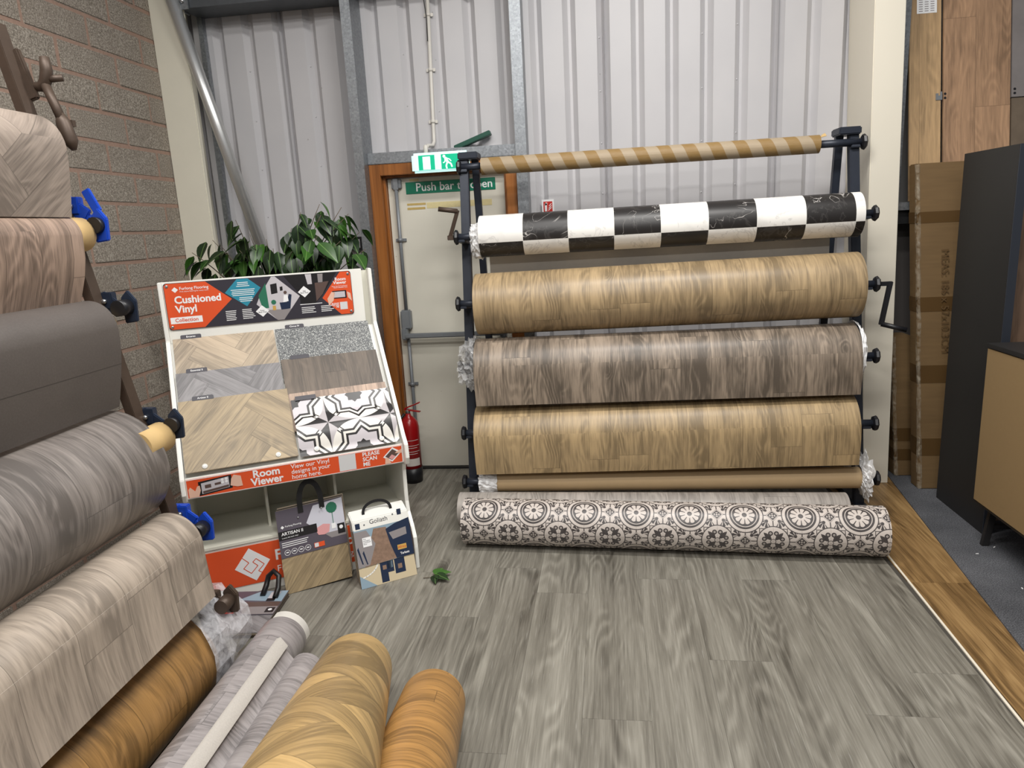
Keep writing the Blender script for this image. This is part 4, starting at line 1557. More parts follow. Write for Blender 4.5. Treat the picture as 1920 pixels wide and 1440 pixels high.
def small_print(x0, x1, y, n, step, k, hgt=0.0032, rag=0.3, seed=1, centre=False):
    r = random.Random(seed)
    out = []
    for i in range(n):
        w = (x1 - x0) * (1 - r.uniform(0, rag))
        a = x0 if not centre else (x0 + x1) / 2 - w / 2
        yy = y - i * step
        out.append(rect(a, yy, a + w, yy + hgt))
    return out


hflat(small_print(0.315, 0.375, 0.196, 3, 0.0085, 2, rag=0.2, seed=2, centre=True) + small_print(0.285, 0.40, 0.162, 4, 0.0085, 2, rag=0.25, seed=3, centre=True) + small_print(0.32, 0.385, 0.124, 3, 0.0085, 2, rag=0.4, seed=4, centre=True), 2, 'small_print', 'white_print')
hflat(small_print(0.253, 0.312, 0.064, 6, 0.0085, 1, seed=5) + small_print(0.328, 0.385, 0.066, 6, 0.0085, 1, seed=6), 1, 'small_print', 'white_print')
hflat(small_print(0.60, 0.71, 0.066, 1, 0.0085, 1, rag=0.05, seed=9) + small_print(0.605, 0.675, 0.050, 4, 0.0085, 1, seed=7) + small_print(0.70, 0.765, 0.050, 4, 0.0085, 1, seed=8), 1, 'small_print', 'white_print')
text('Furlong Flooring', 0.019, hl(2) + SU * 0.066 + UPZ * 0.184, SU, UPZ, SN, 'white_print', hs, bold=0.01)
text('First choice flooring for every room', 0.0085, hl(2) + SU * 0.067 + UPZ * 0.173, SU, UPZ, SN, 'white_print', hs)
text('Cushioned\nVinyl', 0.047, hl(2) + SU * 0.038 + UPZ * 0.122, SU, UPZ, SN, 'white_print', hs, bold=0.028, line=0.92)
text('Collection', 0.024, hl(3) + SU * 0.080 + UPZ * 0.036, SU, UPZ, SN, 'orange_print', hs, 'CENTER', 0.012)
text('Room\nViewer', 0.0225, hl(2) + SU * 0.836 + UPZ * 0.172, SU, UPZ, SN, 'white_print', hs, 'RIGHT', 0.02, line=0.75)
text('View the full Cushioned\nVinyl Collection here', 0.008, hl(2) + SU * 0.84 + UPZ * 0.142, SU, UPZ, SN, 'white_print', hs, 'RIGHT', line=0.9)
text('PLEASE\nSCAN\nME', 0.0115, hl(2) + SU * 0.79 + UPZ * 0.054, SU, UPZ, SN, 'white_print', hs, 'RIGHT', 0.015, line=0.75)
text('Foam\nBack Vinyl', 0.009, hl(4) + SU * 0.487 * HW + UPZ * 0.245 * HH, SU, UPZ, SN, 'black_print', hs, 'CENTER', 0.01)
text('Felt\nBack Vinyl', 0.009, hl(4) + SU * 0.727 * HW + UPZ * 0.60 * HH, SU, UPZ, SN, 'black_print', hs, 'CENTER', 0.01)
for a, b in ((0.014, 0.014), (0.014, HH - 0.014), (HW - 0.014, 0.014), (HW - 0.014, HH - 0.014)):
    G().lathe(ho + SU * a + UPZ * b + SN * 0.005, SN, [(0, 0.0075), (0.003, 0.0065), (0.004, 0.003)], 12).build('screw', 'steel_bolt', hs)

# front banner
bo = sp(0.004, -0.0055, 0.5295)
bn = G().prism(rect(0, 0, 0.942, 0.084), bo, SU, UPZ, SN, 0.003).build('banner', 'orange_print', ds)
bl = lambda k: bo + SN * (0.0031 + 0.0004 * k)


def bflat(p, k, name, mat): return flat(p, bl(k), SU, UPZ, SN, 0.0003, name, mat, bn)


bflat([rect(0, 0.081, 0.942, 0.084), rect(0, 0, 0.942, 0.002), rect(0.939, 0, 0.942, 0.084)], 0, 'white_edge', 'white_print')
bflat([[(0.045, 0.005), (0.18, 0.018), (0.18, 0.078), (0.045, 0.068)]], 0, 'phone', 'black_print')
bflat([[(0.056, 0.012), (0.168, 0.024), (0.168, 0.072), (0.056, 0.060)]], 1, 'phone_screen', 'pale_print')
bflat([[(0.06, 0.014), (0.166, 0.026), (0.166, 0.036), (0.06, 0.024)], [(0.07, 0.035), (0.095, 0.036), (0.095, 0.052), (0.07, 0.05)], [(0.11, 0.042), (0.135, 0.044), (0.135, 0.054), (0.11, 0.052)]], 2, 'phone_picture', 'umber_print')
bflat([disc(0.142, 0.062, 0.006, 8), disc(0.158, 0.064, 0.006, 8), disc(0.142, 0.050, 0.006, 8), disc(0.158, 0.052, 0.006, 8)], 2, 'phone_icons', 'white_print')
bflat([[(0.004, 0.003), (0.042, 0.003), (0.052, 0.03), (0.05, 0.052), (0.04, 0.05), (0.03, 0.03), (0.012, 0.05), (0.004, 0.04)], [(0.172, 0.03), (0.20, 0.02), (0.222, 0.02), (0.218, 0.066), (0.19, 0.076), (0.178, 0.06)]], 3, 'hands', 'skin_print')
bflat([rect(0.643, 0.005, 0.720, 0.080)], 0, 'blank_square', 'qr_blank')
bflat([[(0.848, 0.038), (0.895, 0.080), (0.937, 0.052), (0.89, 0.010)]], 0, 'tablet', 'white_print')
bflat([[(0.858, 0.040), (0.894, 0.072), (0.926, 0.050), (0.89, 0.018)]], 1, 'tablet_screen', 'umber_print')
bflat([[(0.875, 0.032), (0.89, 0.046), (0.908, 0.034), (0.89, 0.020)]], 2, 'tablet_picture', 'pink_print')
bflat([[(0.855, 0.004), (0.885, 0.004), (0.872, 0.032), (0.858, 0.034)], [(0.905, 0.05), (0.939, 0.046), (0.939, 0.066), (0.915, 0.058)]], 3, 'hands', 'skin_print')
text('Room\nViewer', 0.047, bl(1) + SU * 0.325 + UPZ * 0.0455, SU, UPZ, SN, 'white_print', bn, 'CENTER', 0.028, line=0.76)
text('View our Vinyl\ndesigns in your\nhome here.', 0.0285, bl(1) + SU * 0.43 + UPZ * 0.058, SU, UPZ, SN, 'white_print', bn, line=0.86, bold=0.004)
text('PLEASE\nSCAN\nME', 0.026, bl(1) + SU * 0.752 + UPZ * 0.059, SU, UPZ, SN, 'white_print', bn, line=0.92, bold=0.022)

# base print
po = sp(0.004, -0.0755, 0.045)
bp = G().prism(rect(0, 0, 0.942, 0.19), po, SU, UPZ, SN, 0.002).build('base_print', 'orange_print', ds)
pl_ = lambda k: po + SN * (0.0021 + 0.0004 * k)
lc = (0.215, 0.095)
flat([[(lc[0] - 0.078, lc[1] - 0.008), (lc[0] + 0.008, lc[1] - 0.082), (lc[0] + 0.078, lc[1] + 0.008), (lc[0] - 0.008, lc[1] + 0.082)]], pl_(0), SU, UPZ, SN, 0.0003, 'logo', 'white_print', bp)
path = [(-0.040, 0.040), (-0.015, 0.012), (-0.040, -0.012), (-0.010, -0.042), (0.022, -0.010), (0.002, 0.012), (0.018, 0.026), (0.050, -0.008), (0.022, -0.036), (0.042, -0.052)]
flat([strokeseg((lc[0] + a[0], lc[1] + a[1]), (lc[0] + b_[0], lc[1] + b_[1]), 0.0035) for a, b_ in zip(path, path[1:])], pl_(1), SU, UPZ, SN, 0.0003, 'logo_line', 'orange_print', bp)
text('Furlong Flooring', 0.072, pl_(1) + SU * 0.315 + UPZ * 0.095, SU, UPZ, SN, 'white_print', bp, bold=0.02)
text('First choice flooring', 0.044, pl_(1) + SU * 0.318 + UPZ * 0.035, SU, UPZ, SN, 'white_print', bp)

# ---- samples on the sloping tray
SG = 'flooring samples on the sloping stand tray'


def sample(label, s0, s1, t0, t1, off, mat, tab=None, tab_s=0.06, screws=(), thick=0.007, name='flooring_sample'):
    o = so + sn * off
    root = thing(name, label, 'sample', tuple(o + SU * ((s0 + s1) / 2) + sl * t0), SG, rz=SA)
    G().prism(rect(s0, t0, s1, t1), o, SU, sl, sn, thick).build('sample_board', mat, root, bevel=0.001)
    if tab is not None:
        tb_ = G().prism([(s0 + tab_s, t1 - 0.004), (s0 + tab_s + 0.09, t1 - 0.004), (s0 + tab_s + 0.09, t1 + 0.014), (s0 + tab_s + 0.085, t1 + 0.018), (s0 + tab_s + 0.005, t1 + 0.018), (s0 + tab_s, t1 + 0.014)], o + sn * (thick * 0.4), SU, sl, sn, thick * 0.7).build('name_tab', 'charcoal_print', root)
        if tab:
            text(tab, 0.0125, o + sn * (thick * 1.1 + 0.0006) + SU * (s0 + tab_s + 0.045) + sl * (t1 + 0.003), SU, sl, sn, 'white_print', root, 'CENTER', 0.015)
    for a, b in screws:
        q = o + SU * a + sl * b + sn * thick
        sc = G().lathe(q, sn, [(0, 0.0125), (0.003, 0.0115), (0.004, 0.006)], 16).build('cup_washer', 'white_board', root)
        G().lathe(q + sn * 0.004, sn, [(0, 0.0055), (0.0015, 0.004)], 10).build('screw_head', 'steel_bolt', sc)
    return root


sample('sandy beige herringbone sample board on the stand tray, under the header', 0.01, 0.462, 0.42, 0.715, 0.0, 'sand_herringbone', 'Encanto', 0.035)
sample('ash grey herringbone sample board between two beige sample boards', 0.008, 0.464, 0.25, 0.525, 0.010, 'ash_herringbone', 'Essential II', 0.045)
sample('straw coloured chevron sample board, largest on the stand tray', 0.005, 0.475, 0.03, 0.375, 0.020, 'straw_chevron', 'Artisan II', 0.06, screws=((0.085, 0.05), (0.39, 0.05)))
sample('speckled grey terrazzo sample board on the stand tray', 0.468, 0.925, 0.42, 0.715, 0.002, 'terrazzo_sample', 'Cirrus IV', 0.05)
sample('dark walnut plank sample board below the terrazzo sample', 0.470, 0.93, 0.30, 0.535, 0.012, 'walnut_sample', '', 0.045)
sample('narrow fawn plank sample strip above the star pattern sheet', 0.476, 0.935, 0.15, 0.345, 0.0195, 'fawn_sample', None, thick=0.006)
root = thing('flooring_sample', 'black and white star pattern vinyl sheet curling on the stand tray', 'sample', tuple(so + SU * 0.7 + sl * 0.03 + sn * 0.024), SG, rz=SA)
g = G()
base = so + SU * 0.482
prof = [(0.0 + i * 0.012, 0.026 + 0.030 * max(0, math.sin((i - 2) / 15 * PI)) if i < 17 else 0.027) for i in range(25)]
prof = [(t_, h_) for t_, h_ in prof]
g.sweep([base + sl * (0.02 + t_) + sn * (h_ + 0.003) for t_, h_ in prof], SU * 0.458, thick=0.002, flip=True)
g.build('sample_sheet', ['star_tile_vinyl', 'vinyl_back'], root)
G().prism(rect(0.02, 0.30, 0.115, 0.322), base + sn * 0.034, SU, sl, sn, 0.002).build('name_tab', 'charcoal_print', root)
for a in (0.075, 0.375):
    q = base + SU * a + sl * 0.045 + sn * 0.0345
    sc = G().lathe(q, sn, [(0, 0.0125), (0.003, 0.0115), (0.004, 0.006)], 16).build('cup_washer', 'white_board', root)
    G().lathe(q + sn * 0.004, sn, [(0, 0.0055), (0.0015, 0.004)], 10).build('screw_head', 'steel_bolt', sc)


# ---- sample books
def strap(parent, o, ex_, ey_, ez_, x0, x1, h, w, mat='leather_black', lean=0.0, drop=0.05):
    """carrying strap: an arch of flat band with both ends fixed to the cover"""
    n = 16
    pts = []
    for i in range(n + 1):
        a = PI * i / n
        pts.append(((x0 + x1) / 2 - (x1 - x0) / 2 * math.cos(a), h * math.sin(a) ** 0.8))
    pts = [(x0, -drop)] + pts + [(x1, -drop)]
    L_, R_ = [], []
    for k, (x, y) in enumerate(pts):
        a, b = pts[max(k - 1, 0)], pts[min(k + 1, len(pts) - 1)]
        tx, ty = b[0] - a[0], b[1] - a[1]
        l = math.hypot(tx, ty)
        L_.append((x - ty / l * w / 2, y + tx / l * w / 2))
        R_.append((x + ty / l * w / 2, y - tx / l * w / 2))
    g = G()
    at = lambda p, k: o + ex_ * p[0] + ey_ * p[1] + ez_ * (k + 0.006 + lean * max(0, p[1]))
    for p, q in zip(L_, R_):
        g.v += [at(p, 0), at(q, 0), at(q, 0.003), at(p, 0.003)]
    for k in range(len(pts) - 1):
        a, b = 4 * k, 4 * k + 4
        for e in range(4):
            f = (e + 1) % 4
            g.face((a + e, a + f, b + f, b + e))
    g.face((0, 3, 2, 1))
    z = 4 * (len(pts) - 1)
    g.face((z, z + 1, z + 2, z + 3))
    return g.build('carry_strap', mat, parent)


def book_frame(pL, pR, lean_vec, h):
    pL, pR = V(pL), V(pR)
    e_x = (pR - pL).normalized()
    e_y = V(lean_vec).normalized()
    e_z = e_x.cross(e_y).normalized()
    return pL, e_x, e_y, e_z, (pR - pL).length


BG = 'carry-handle flooring sample books by the stand'
# tall plum covered book
pL, ex1, ey1, ez1, bwid = book_frame(sp(0.345, 0.020, 0.0), sp(0.650, 0.008, 0.012), UPZ * 0.405 - SN * 0.10, 0.405)
b1 = thing('sample_book', 'tall plum covered sample book with black strap and pink tub picture', 'sample book', tuple(pL), BG, rz=SA)
BHH = 0.385
for i in range(5):
    o = pL - ez1 * (0.006 * (i + 1)) + ex1 * (0.003 * i) + ey1 * (0.008 * i * 0.6)
    G().prism([(0, 0.004 * i), (bwid, 0.012 * i * 0.4), (bwid, BHH - 0.01), (0, BHH - 0.01)], o, ex1, ey1, ez1, 0.004).build('sample_page', 'page_board' if i % 2 == 0 else 'page_dark', b1)
G().prism(rect(0, 0, bwid, 0.20), pL, ex1, ey1, ez1, 0.003).build('top_sample', 'straw_chevron', b1)
cvo = pL + ez1 * 0.0032
cv = G().prism(rect(0, 0.165, bwid, BHH), cvo, ex1, ey1, ez1, 0.002).build('cover', 'plum_print', b1)
cl_ = lambda k: cvo + ez1 * (0.0021 + 0.0004 * k)


def cflat(p, k, name, mat): return flat(p, cl_(k), ex1, ey1, ez1, 0.0003, name, mat, cv)


cflat([[(0.17, BHH - 0.012), (bwid, BHH - 0.004), (bwid, 0.205), (0.235, 0.205), (0.13, 0.30)]], 0, 'room_photo', 'lilac_print')
cflat([[(0.235, 0.205), (bwid, 0.205), (bwid, 0.232), (0.205, 0.232)]], 1, 'photo_floor', 'grey_print')
cflat([[(0.165, 0.262), (0.178, 0.232), (0.205, 0.228), (0.228, 0.236), (0.236, 0.27), (0.205, 0.278)]], 2, 'pink_tub', 'pink_print')
cflat([disc(0.252, 0.345, 0.026, 12), strokeseg((0.252, 0.345), (0.252, 0.27), 0.003)], 2, 'potted_tree', 'green_print')
cflat([rect(0.242, 0.245, 0.262, 0.27)], 3, 'plant_pot', 'white_print')
cflat([rect(0.0, 0.248, 0.175, 0.288)], 2, 'title_bar', 'black_print')
cflat([rect(0.268, 0.215, 0.302, 0.262)], 3, 'badge', 'black_print')
cflat([disc(0.285, 0.245, 0.009, 12)], 4, 'badge_mark', 'white_print')
cflat([[(0.014, 0.306), (0.022, 0.298), (0.030, 0.306), (0.022, 0.314)]], 2, 'logo', 'white_print')
for i in range(4):
    x = 0.03 + 0.031 * i
    ring_ = [(x + 0.0125 * math.cos(a), 0.188 + 0.0125 * math.sin(a)) for a in [2 * PI * j / 16 for j in range(16)]]
    cflat([strokeseg(ring_[j], ring_[(j + 1) % 16], 0.0018) for j in range(16)] + [rect(x - 0.006, 0.186, x + 0.006, 0.191)], 2, 'icon_ring', 'white_print')
cflat([rect(0.152, 0.178, 0.200, 0.200)], 3, 'orange_tag', 'orange_print')
cflat([rect(0.154, 0.180, 0.172, 0.198)], 4, 'blank_square', 'qr_blank')
cflat(small_print(0.010, 0.15, 0.232, 3, 0.009, 2, rag=0.3, seed=12), 2, 'small_print', 'white_print')
text('ARTISAN II', 0.0205, cl_(3) + ex1 * 0.014 + ey1 * 0.268, ex1, ey1, ez1, 'white_print', cv, bold=0.015)
text('Luxury felt back vinyl', 0.0085, cl_(3) + ex1 * 0.014 + ey1 * 0.254, ex1, ey1, ez1, 'white_print', cv)
text('Furlong Flooring', 0.011, cl_(3) + ex1 * 0.034 + ey1 * 0.304, ex1, ey1, ez1, 'white_print', cv, bold=0.01)
strap(b1, pL + ey1 * BHH, ex1, ey1, ez1, 0.112, 0.210, 0.105, 0.024, drop=0.030)
G().lathe(cl_(1) + ex1 * 0.205 + ey1 * (BHH - 0.03) + ez1 * 0.012, ez1, [(0, 0.005), (0.003, 0.004), (0.004, 0.001)], 10).build('rivet', 'steel_bolt', b1)
G().lathe(cl_(1) + ex1 * 0.097 + ey1 * (BHH - 0.05), ez1, [(0, 0.005), (0.003, 0.004), (0.004, 0.001)], 10).build('rivet', 'steel_bolt', b1)

# wedge shaped white topped book
pL, ex2, ey2, ez2, bwid = book_frame(sp(0.668, 0.140, 0.0), sp(0.938, 0.116, 0.0), UPZ * 0.355 - SN * 0.125, 0.37)
b2 = thing('sample_book', 'wedge shaped sample book with white top and cobbled street picture', 'sample book', tuple(pL), BG, rz=SA)
BHH = 0.335
dep = -ez2
for i in range(6):
    o = pL - ez2 * (0.008 * (i + 1)) + ey2 * (0.006 * i)
    G().prism(rect(0, 0.0 + 0.004 * i, bwid, BHH - 0.03), o, ex2, ey2, ez2, 0.006).build('sample_page', 'page_board' if i % 2 else 'page_dark', b2)
ts = G().prism(rect(0, 0, bwid, 0.13), pL, ex2, ey2, ez2, 0.003).build('top_sample', 'stone_print', b2)
tl_ = lambda k: pL + ez2 * (0.0031 + 0.0004 * k)
flat([rect(0.10, 0.005, 0.135, 0.045), rect(0.17, 0.03, 0.22, 0.10), rect(0.10, 0.045, 0.165, 0.11)], tl_(0), ex2, ey2, ez2, 0.0003, 'dark_tile', 'navy_print', ts)
flat([[(0, 0), (0.075, 0), (0.0, 0.06)], [(0.135, 0.06), (0.16, 0.065), (0.16, 0.11), (0.135, 0.11)]], tl_(0), ex2, ey2, ez2, 0.0003, 'blue_tile', 'blue_grey_print', ts)
flat([rect(0.112, 0.062, 0.130, 0.082), rect(0.185, 0.05, 0.205, 0.072), rect(0.17, 0.10, 0.25, 0.125)], tl_(1), ex2, ey2, ez2, 0.0003, 'tan_tile', 'pebble_print', ts)
flat([strokeseg((0.0 + 0.1 * math.sin(a) * 0.95, 0.115 - 0.075 * math.cos(a) * 0.9), (0.0 + 0.1 * math.sin(a + 0.2) * 0.95, 0.115 - 0.075 * math.cos(a + 0.2) * 0.9), 0.006) for a in [0.15 * i for i in range(1, 10)]], tl_(2), ex2, ey2, ez2, 0.0003, 'scroll_motif', 'white_board', ts)
cvo = pL + ez2 * 0.004
cv2 = G().prism([(0, 0.095), (bwid, 0.10), (bwid, 0.27), (0, 0.27)], cvo, ex2, ey2, ez2, 0.002).build('cover', 'blue_grey_print', b2)
c2 = lambda k: cvo + ez2 * (0.0021 + 0.0004 * k)


def dflat(p, k, name, mat): return flat(p, c2(k), ex2, ey2, ez2, 0.0003, name, mat, cv2)


dflat([[(0.03, 0.095), (0.19, 0.10), (0.155, 0.255), (0.095, 0.26)]], 0, 'street_photo', 'pebble_print')
dflat([[(0, 0.095), (0.055, 0.10), (0.095, 0.19), (0.06, 0.26), (0, 0.26)]], 1, 'street_photo', 'grey_print')
dflat([[(0.005, 0.18), (0.02, 0.11), (0.026, 0.11), (0.012, 0.19)], [(0.028, 0.16), (0.042, 0.105), (0.047, 0.105), (0.035, 0.17)]], 2, 'fence_shadow', 'navy_print')
dflat([[(0.185, 0.10), (bwid, 0.10), (bwid, 0.275), (0.20, 0.262), (0.152, 0.245), (0.165, 0.17)]], 2, 'navy_panel', 'navy_print')
dflat([[(0.18, 0.19), (0.25, 0.20), (0.25, 0.235), (0.165, 0.225)]], 3, 'stone_texture', 'grey_print')
dflat([rect(0.196, 0.135, 0.240, 0.158)], 4, 'gold_label', 'gold_print')
dflat([rect(0.036, 0.185, 0.078, 0.228)], 3, 'white_label', 'white_print')
wt = G().prism([(0, 0), (0.06, 0.0), (0.06, 0.098), (0.0, 0.048)], pL + ey2 * 0.262 + ez2 * 0.0066, ez2 * -1, ey2, ex2, bwid).build('white_top', 'white_board', b2, bevel=0.004)
wl = pL + ey2 * 0.262 + ez2 * 0.0070
text('Goliath', 0.030, wl + ex2 * 0.125 + ey2 * 0.022, ex2, ey2, ez2, 'charcoal_print', wt, 'CENTER')
flat([rect(0.012, 0.010, 0.034, 0.036), rect(0.218, 0.035, 0.238, 0.062)], wl, ex2, ey2, ez2, 0.0004, 'guarantee_mark', 'navy_print', wt)
flat([disc(0.055, 0.024, 0.004, 10), disc(0.196, 0.043, 0.004, 10)], wl, ex2, ey2, ez2, 0.0006, 'rivet', 'steel_bolt', wt)
text('Tarkett', 0.0145, c2(4) + ex2 * 0.205 + ey2 * 0.112, ex2, ey2, ez2, 'white_print', cv2, bold=0.02)
text('Africa', 0.017, c2(5) + ex2 * 0.218 + ey2 * 0.141, ex2, ey2, ez2, 'rust_red_print', cv2, 'CENTER')
text('The\nstrongest\ncushioned\nfloor', 0.0085, c2(4) + ex2 * 0.039 + ey2 * 0.218, ex2, ey2, ez2, 'charcoal_print', cv2)
st2 = strap(b2, pL + ey2 * (0.262 + 0.070) - ez2 * 0.028, ex2, ey2, ez2, 0.065, 0.200, 0.052, 0.013, mat='leather_black', drop=0.012)

# book lying flat on the floor
b3 = thing('sample_book', 'plum sample book lying flat on the floor at the stand foot', 'sample book', (-1.56, 2.62, 0), BG)
ey3 = V((-0.08, 0.99, 0)).normalized()
ex3 = V((0.99, 0.08, 0)).normalized()
o3 = V((-1.665, 2.452, 0))
for i in range(4):
    G().prism(rect(0, 0.0 + 0.004 * (3 - i), 0.262 - 0.003 * (i % 2), 0.335), o3 + UPZ * (0.006 * i), ex3, ey3, UPZ, 0.005).build('sample_page', 'page_board' if i % 2 else 'page_dark', b3)
G().prism(rect(0, 0, 0.262, 0.17), o3 + UPZ * 0.0245, ex3, ey3, UPZ, 0.003).build('top_sample', 'ash_herringbone', b3)
c3 = G().prism(rect(0, 0.135, 0.264, 0.338), o3 + UPZ * 0.028, ex3, ey3, UPZ, 0.003).build('cover', 'plum_print', b3)
cl3 = lambda k: o3 + UPZ * (0.0312 + 0.0004 * k)


def fflat(p, k, name, mat): return flat(p, cl3(k), ex3, ey3, UPZ, 0.0003, name, mat, c3)


fflat([[(0.14, 0.336), (0.262, 0.336), (0.262, 0.24), (0.06, 0.26)]], 0, 'room_photo', 'blue_grey_print')
fflat([rect(0.05, 0.20, 0.262, 0.24)], 0, 'room_photo', 'umber_print')
fflat([[(0.09, 0.20), (0.262, 0.20), (0.262, 0.138), (0.13, 0.138)]], 0, 'photo_floor', 'grey_print')
fflat([rect(0.19, 0.262, 0.232, 0.325)], 1, 'picture_frame', 'pale_print')
fflat([rect(0.19, 0.245, 0.228, 0.268)], 2, 'dark_frame', 'black_print')
fflat([rect(0.218, 0.150, 0.256, 0.190)], 2, 'badge', 'black_print')
fflat([disc(0.237, 0.172, 0.009, 12)], 3, 'badge_mark', 'white_print')
fflat([rect(0.03, 0.145, 0.085, 0.158)], 2, 'red_tag', 'rust_red_print')
G().tube([(-1.53, 2.755, 0.033), (-1.53, 2.80, 0.06), (-1.525, 2.822, 0.095), (-1.50, 2.826, 0.118), (-1.475, 2.822, 0.095), (-1.465, 2.78, 0.055), (-1.462, 2.735, 0.034)], 0.0125, 8).build('carry_strap', 'leather_black', b3)

# ---- fallen ficus sprig
fsb = thing('fallen_leaf', 'fallen green leaf cluster lying on the grey plank floor', 'leaf', (-0.80, 2.99, 0))


def leaf_geo(L, W, curl=0.10, n=6):
    g = G()
    for i in range(n + 1):
        t = i / n
        w = W * math.sin(PI * min(1, t * 0.97 + 0.03) ** 0.8) * (1 - 0.25 * t) if 0 < i < n else 0.0006
        y = L * t
        z = -curl * L * t * t
        g.v += [V((-w, y, z + w * 0.30)), V((0, y, z)), V((w, y, z + w * 0.30))]
    for i in range(n):
        a, b = 3 * i, 3 * i + 3
        g.face((a, a + 1, b + 1, b), None, 0, True)
        g.face((a + 1, a + 2, b + 2, b + 1), None, 0, True)
    return g


def leaf_mesh(L, W, curl):
    o = leaf_geo(L, W, curl).build('leaf', 'leaf')
    me = o.data
    bpy.data.objects.remove(o)
    return me


lf = [leaf_mesh(0.105, 0.027, 0.25), leaf_mesh(0.095, 0.026, 0.15), leaf_mesh(0.085, 0.023, 0.3), leaf_mesh(0.115, 0.029, 0.2)]
for a, s, z in ((0.35, 0.9, 0.006), (-0.6, 0.85, 0.012), (-1.5, 0.95, 0.010), (-2.3, 0.8, 0.006)):
    o = bpy.data.objects.new('leaf', lf[0])
    COL.objects.link(o)
    o.parent = fsb
    o.location = (0.01, 0, z + 0.012)
    o.rotation_euler = (0.05, 0.15, a - 0.6)
    o.scale = (s * 1.1, s * 0.9, s * 0.5)
G().tube([(-0.845, 2.985, 0.004), (-0.79, 2.99, 0.008)], 0.002, 6).build('stem', 'bark', fsb)

# ================================================================= PLANT
pt = thing('ficus_plant', 'leafy artificial ficus plant standing behind the display stand', 'plant', (-1.80, 3.84, 0))
G().lathe((-1.80, 3.84, 0), (0, 0, 1), [(0, 0.12), (0.02, 0.13), (0.24, 0.16), (0.26, 0.165), (0.26, 0.145), (0.22, 0.14)], 24).build('pot', 'wicker_pot', pt)
for k in range(3):
    a = k * 2.1
    tr = [(-1.80 + 0.03 * math.cos(a + t * 3), 3.84 + 0.03 * math.sin(a + t * 3), 0.2 + t * 0.95) for t in [i / 8 for i in range(9)]]
    G().tube(tr, [0.014 - 0.005 * i / 8 for i in range(9)], 8).build('trunk', 'bark', pt)
rnd = random.Random(4)
tips = [(-2.16, 3.66, 1.50), (-2.10, 3.78, 1.56), (-2.02, 3.70, 1.54), (-1.93, 3.74, 1.66), (-1.90, 3.68, 1.50), (-1.80, 3.62, 1.58), (-1.76, 3.72, 1.55), (-1.70, 3.66, 1.50),
        (-1.62, 3.74, 1.60), (-1.54, 3.70, 1.68), (-1.48, 3.82, 1.72), (-1.44, 3.72, 1.66), (-1.38, 3.88, 1.70), (-1.31, 3.78, 1.66), (-1.28, 3.84, 1.56), (-1.34, 3.70, 1.52), (-1.45, 3.66, 1.55), (-1.58, 3.62, 1.48),
        (-2.00, 3.90, 1.48), (-1.66, 3.92, 1.56), (-1.40, 3.96, 1.56), (-1.24, 3.80, 1.47)]
nleaf = 0
for ti, tip in enumerate(tips):
    tip = V(tip) + V((0, 0, 0.05))
    st = V((-1.80 + rnd.uniform(-0.03, 0.03), 3.84 + rnd.uniform(-0.03, 0.03), rnd.uniform(1.0, 1.15)))
    mid_ = (st + tip) / 2 + V((0, 0, 0.09))
    pts = []
    for i in range(9):
        t = i / 8
        pts.append(st * (1 - t) ** 2 + mid_ * (2 * t * (1 - t)) + tip * t * t)
    G().tube(pts, [0.006 - 0.0045 * i / 8 for i in range(9)], 6).build('branch', 'bark', pt)
    cnt = 14 if ti % 3 else 13  # leaves on this branch
    for i in range(cnt):
        if nleaf >= 300:
            break
        t = 0.42 + 0.58 * (i + rnd.random()) / cnt
        p = st * (1 - t) ** 2 + mid_ * (2 * t * (1 - t)) + tip * t * t
        if p.z < 1.30:
            p.z = 1.30 + rnd.uniform(0, 0.12)
        p = p + V((rnd.uniform(-0.03, 0.03), rnd.uniform(-0.05, 0.03), rnd.uniform(-0.03, 0.02)))
        o = bpy.data.objects.new('leaf', rnd.choice(lf))
        COL.objects.link(o)
        o.parent = pt
        o.location = p - V((-1.80, 3.84, 0))
        out = V((tip.x - st.x, (tip.y - st.y) - 0.25, 0)).normalized()
        az = math.atan2(out.y, out.x) + rnd.uniform(-1.1, 1.1)
        dn = rnd.uniform(-1.45, -0.35)
        d = V((math.cos(az) * math.cos(dn), math.sin(az) * math.cos(dn), math.sin(dn)))
        o.rotation_mode = 'QUATERNION'
        q = d.to_track_quat('Y', 'Z')
        o.rotation_quaternion = q @ Matrix.Rotation(rnd.uniform(-0.5, 0.5), 4, 'Y').to_quaternion()
        s = rnd.uniform(0.95, 1.3)
        o.scale = (s * 1.15, s, s)
        nleaf += 1

bbx = thing('junction_box', 'small black junction box on the cladding behind the plant', 'box', (-1.57, 4.56, 1.5))
G().box((-1.66, 4.54, 1.50), (-1.50, 4.588, 1.585)).build('box_body', 'black_plastic', bbx, bevel=0.004)
G().box((-1.535, 4.536, 1.515), (-1.515, 4.54, 1.57)).build('box_label', 'pale_print', bbx)

# ================================================================= EXTINGUISHER
fe = thing('fire_extinguisher', 'red water fire extinguisher standing by the fire door', 'extinguisher', (-1.225, 4.30, 0))
fx_, fy_ = -1.225, 4.30
G().lathe((fx_, fy_, 0), (0, 0, 1), [(0, 0.060), (0.10, 0.066), (0.10, 0.062)], 28).build('base_ring', 'black_plastic', fe)
G().lathe((fx_, fy_, 0.06), (0, 0, 1), [(0, 0.062), (0.31, 0.062), (0.345, 0.055), (0.37, 0.036), (0.385, 0.018), (0.40, 0.016)], 28).build('cylinder', 'red_enamel', fe)
G().lathe((fx_, fy_, 0.455), (0, 0, 1), [(0, 0.016), (0.03, 0.016), (0.035, 0.010)], 14).build('valve', 'steel_bolt', fe)
G().bar((fx_ - 0.02, fy_, 0.487), (fx_ + 0.085, fy_ - 0.02, 0.475), 0.022, 0.006).build('carry_handle', 'red_enamel', fe)
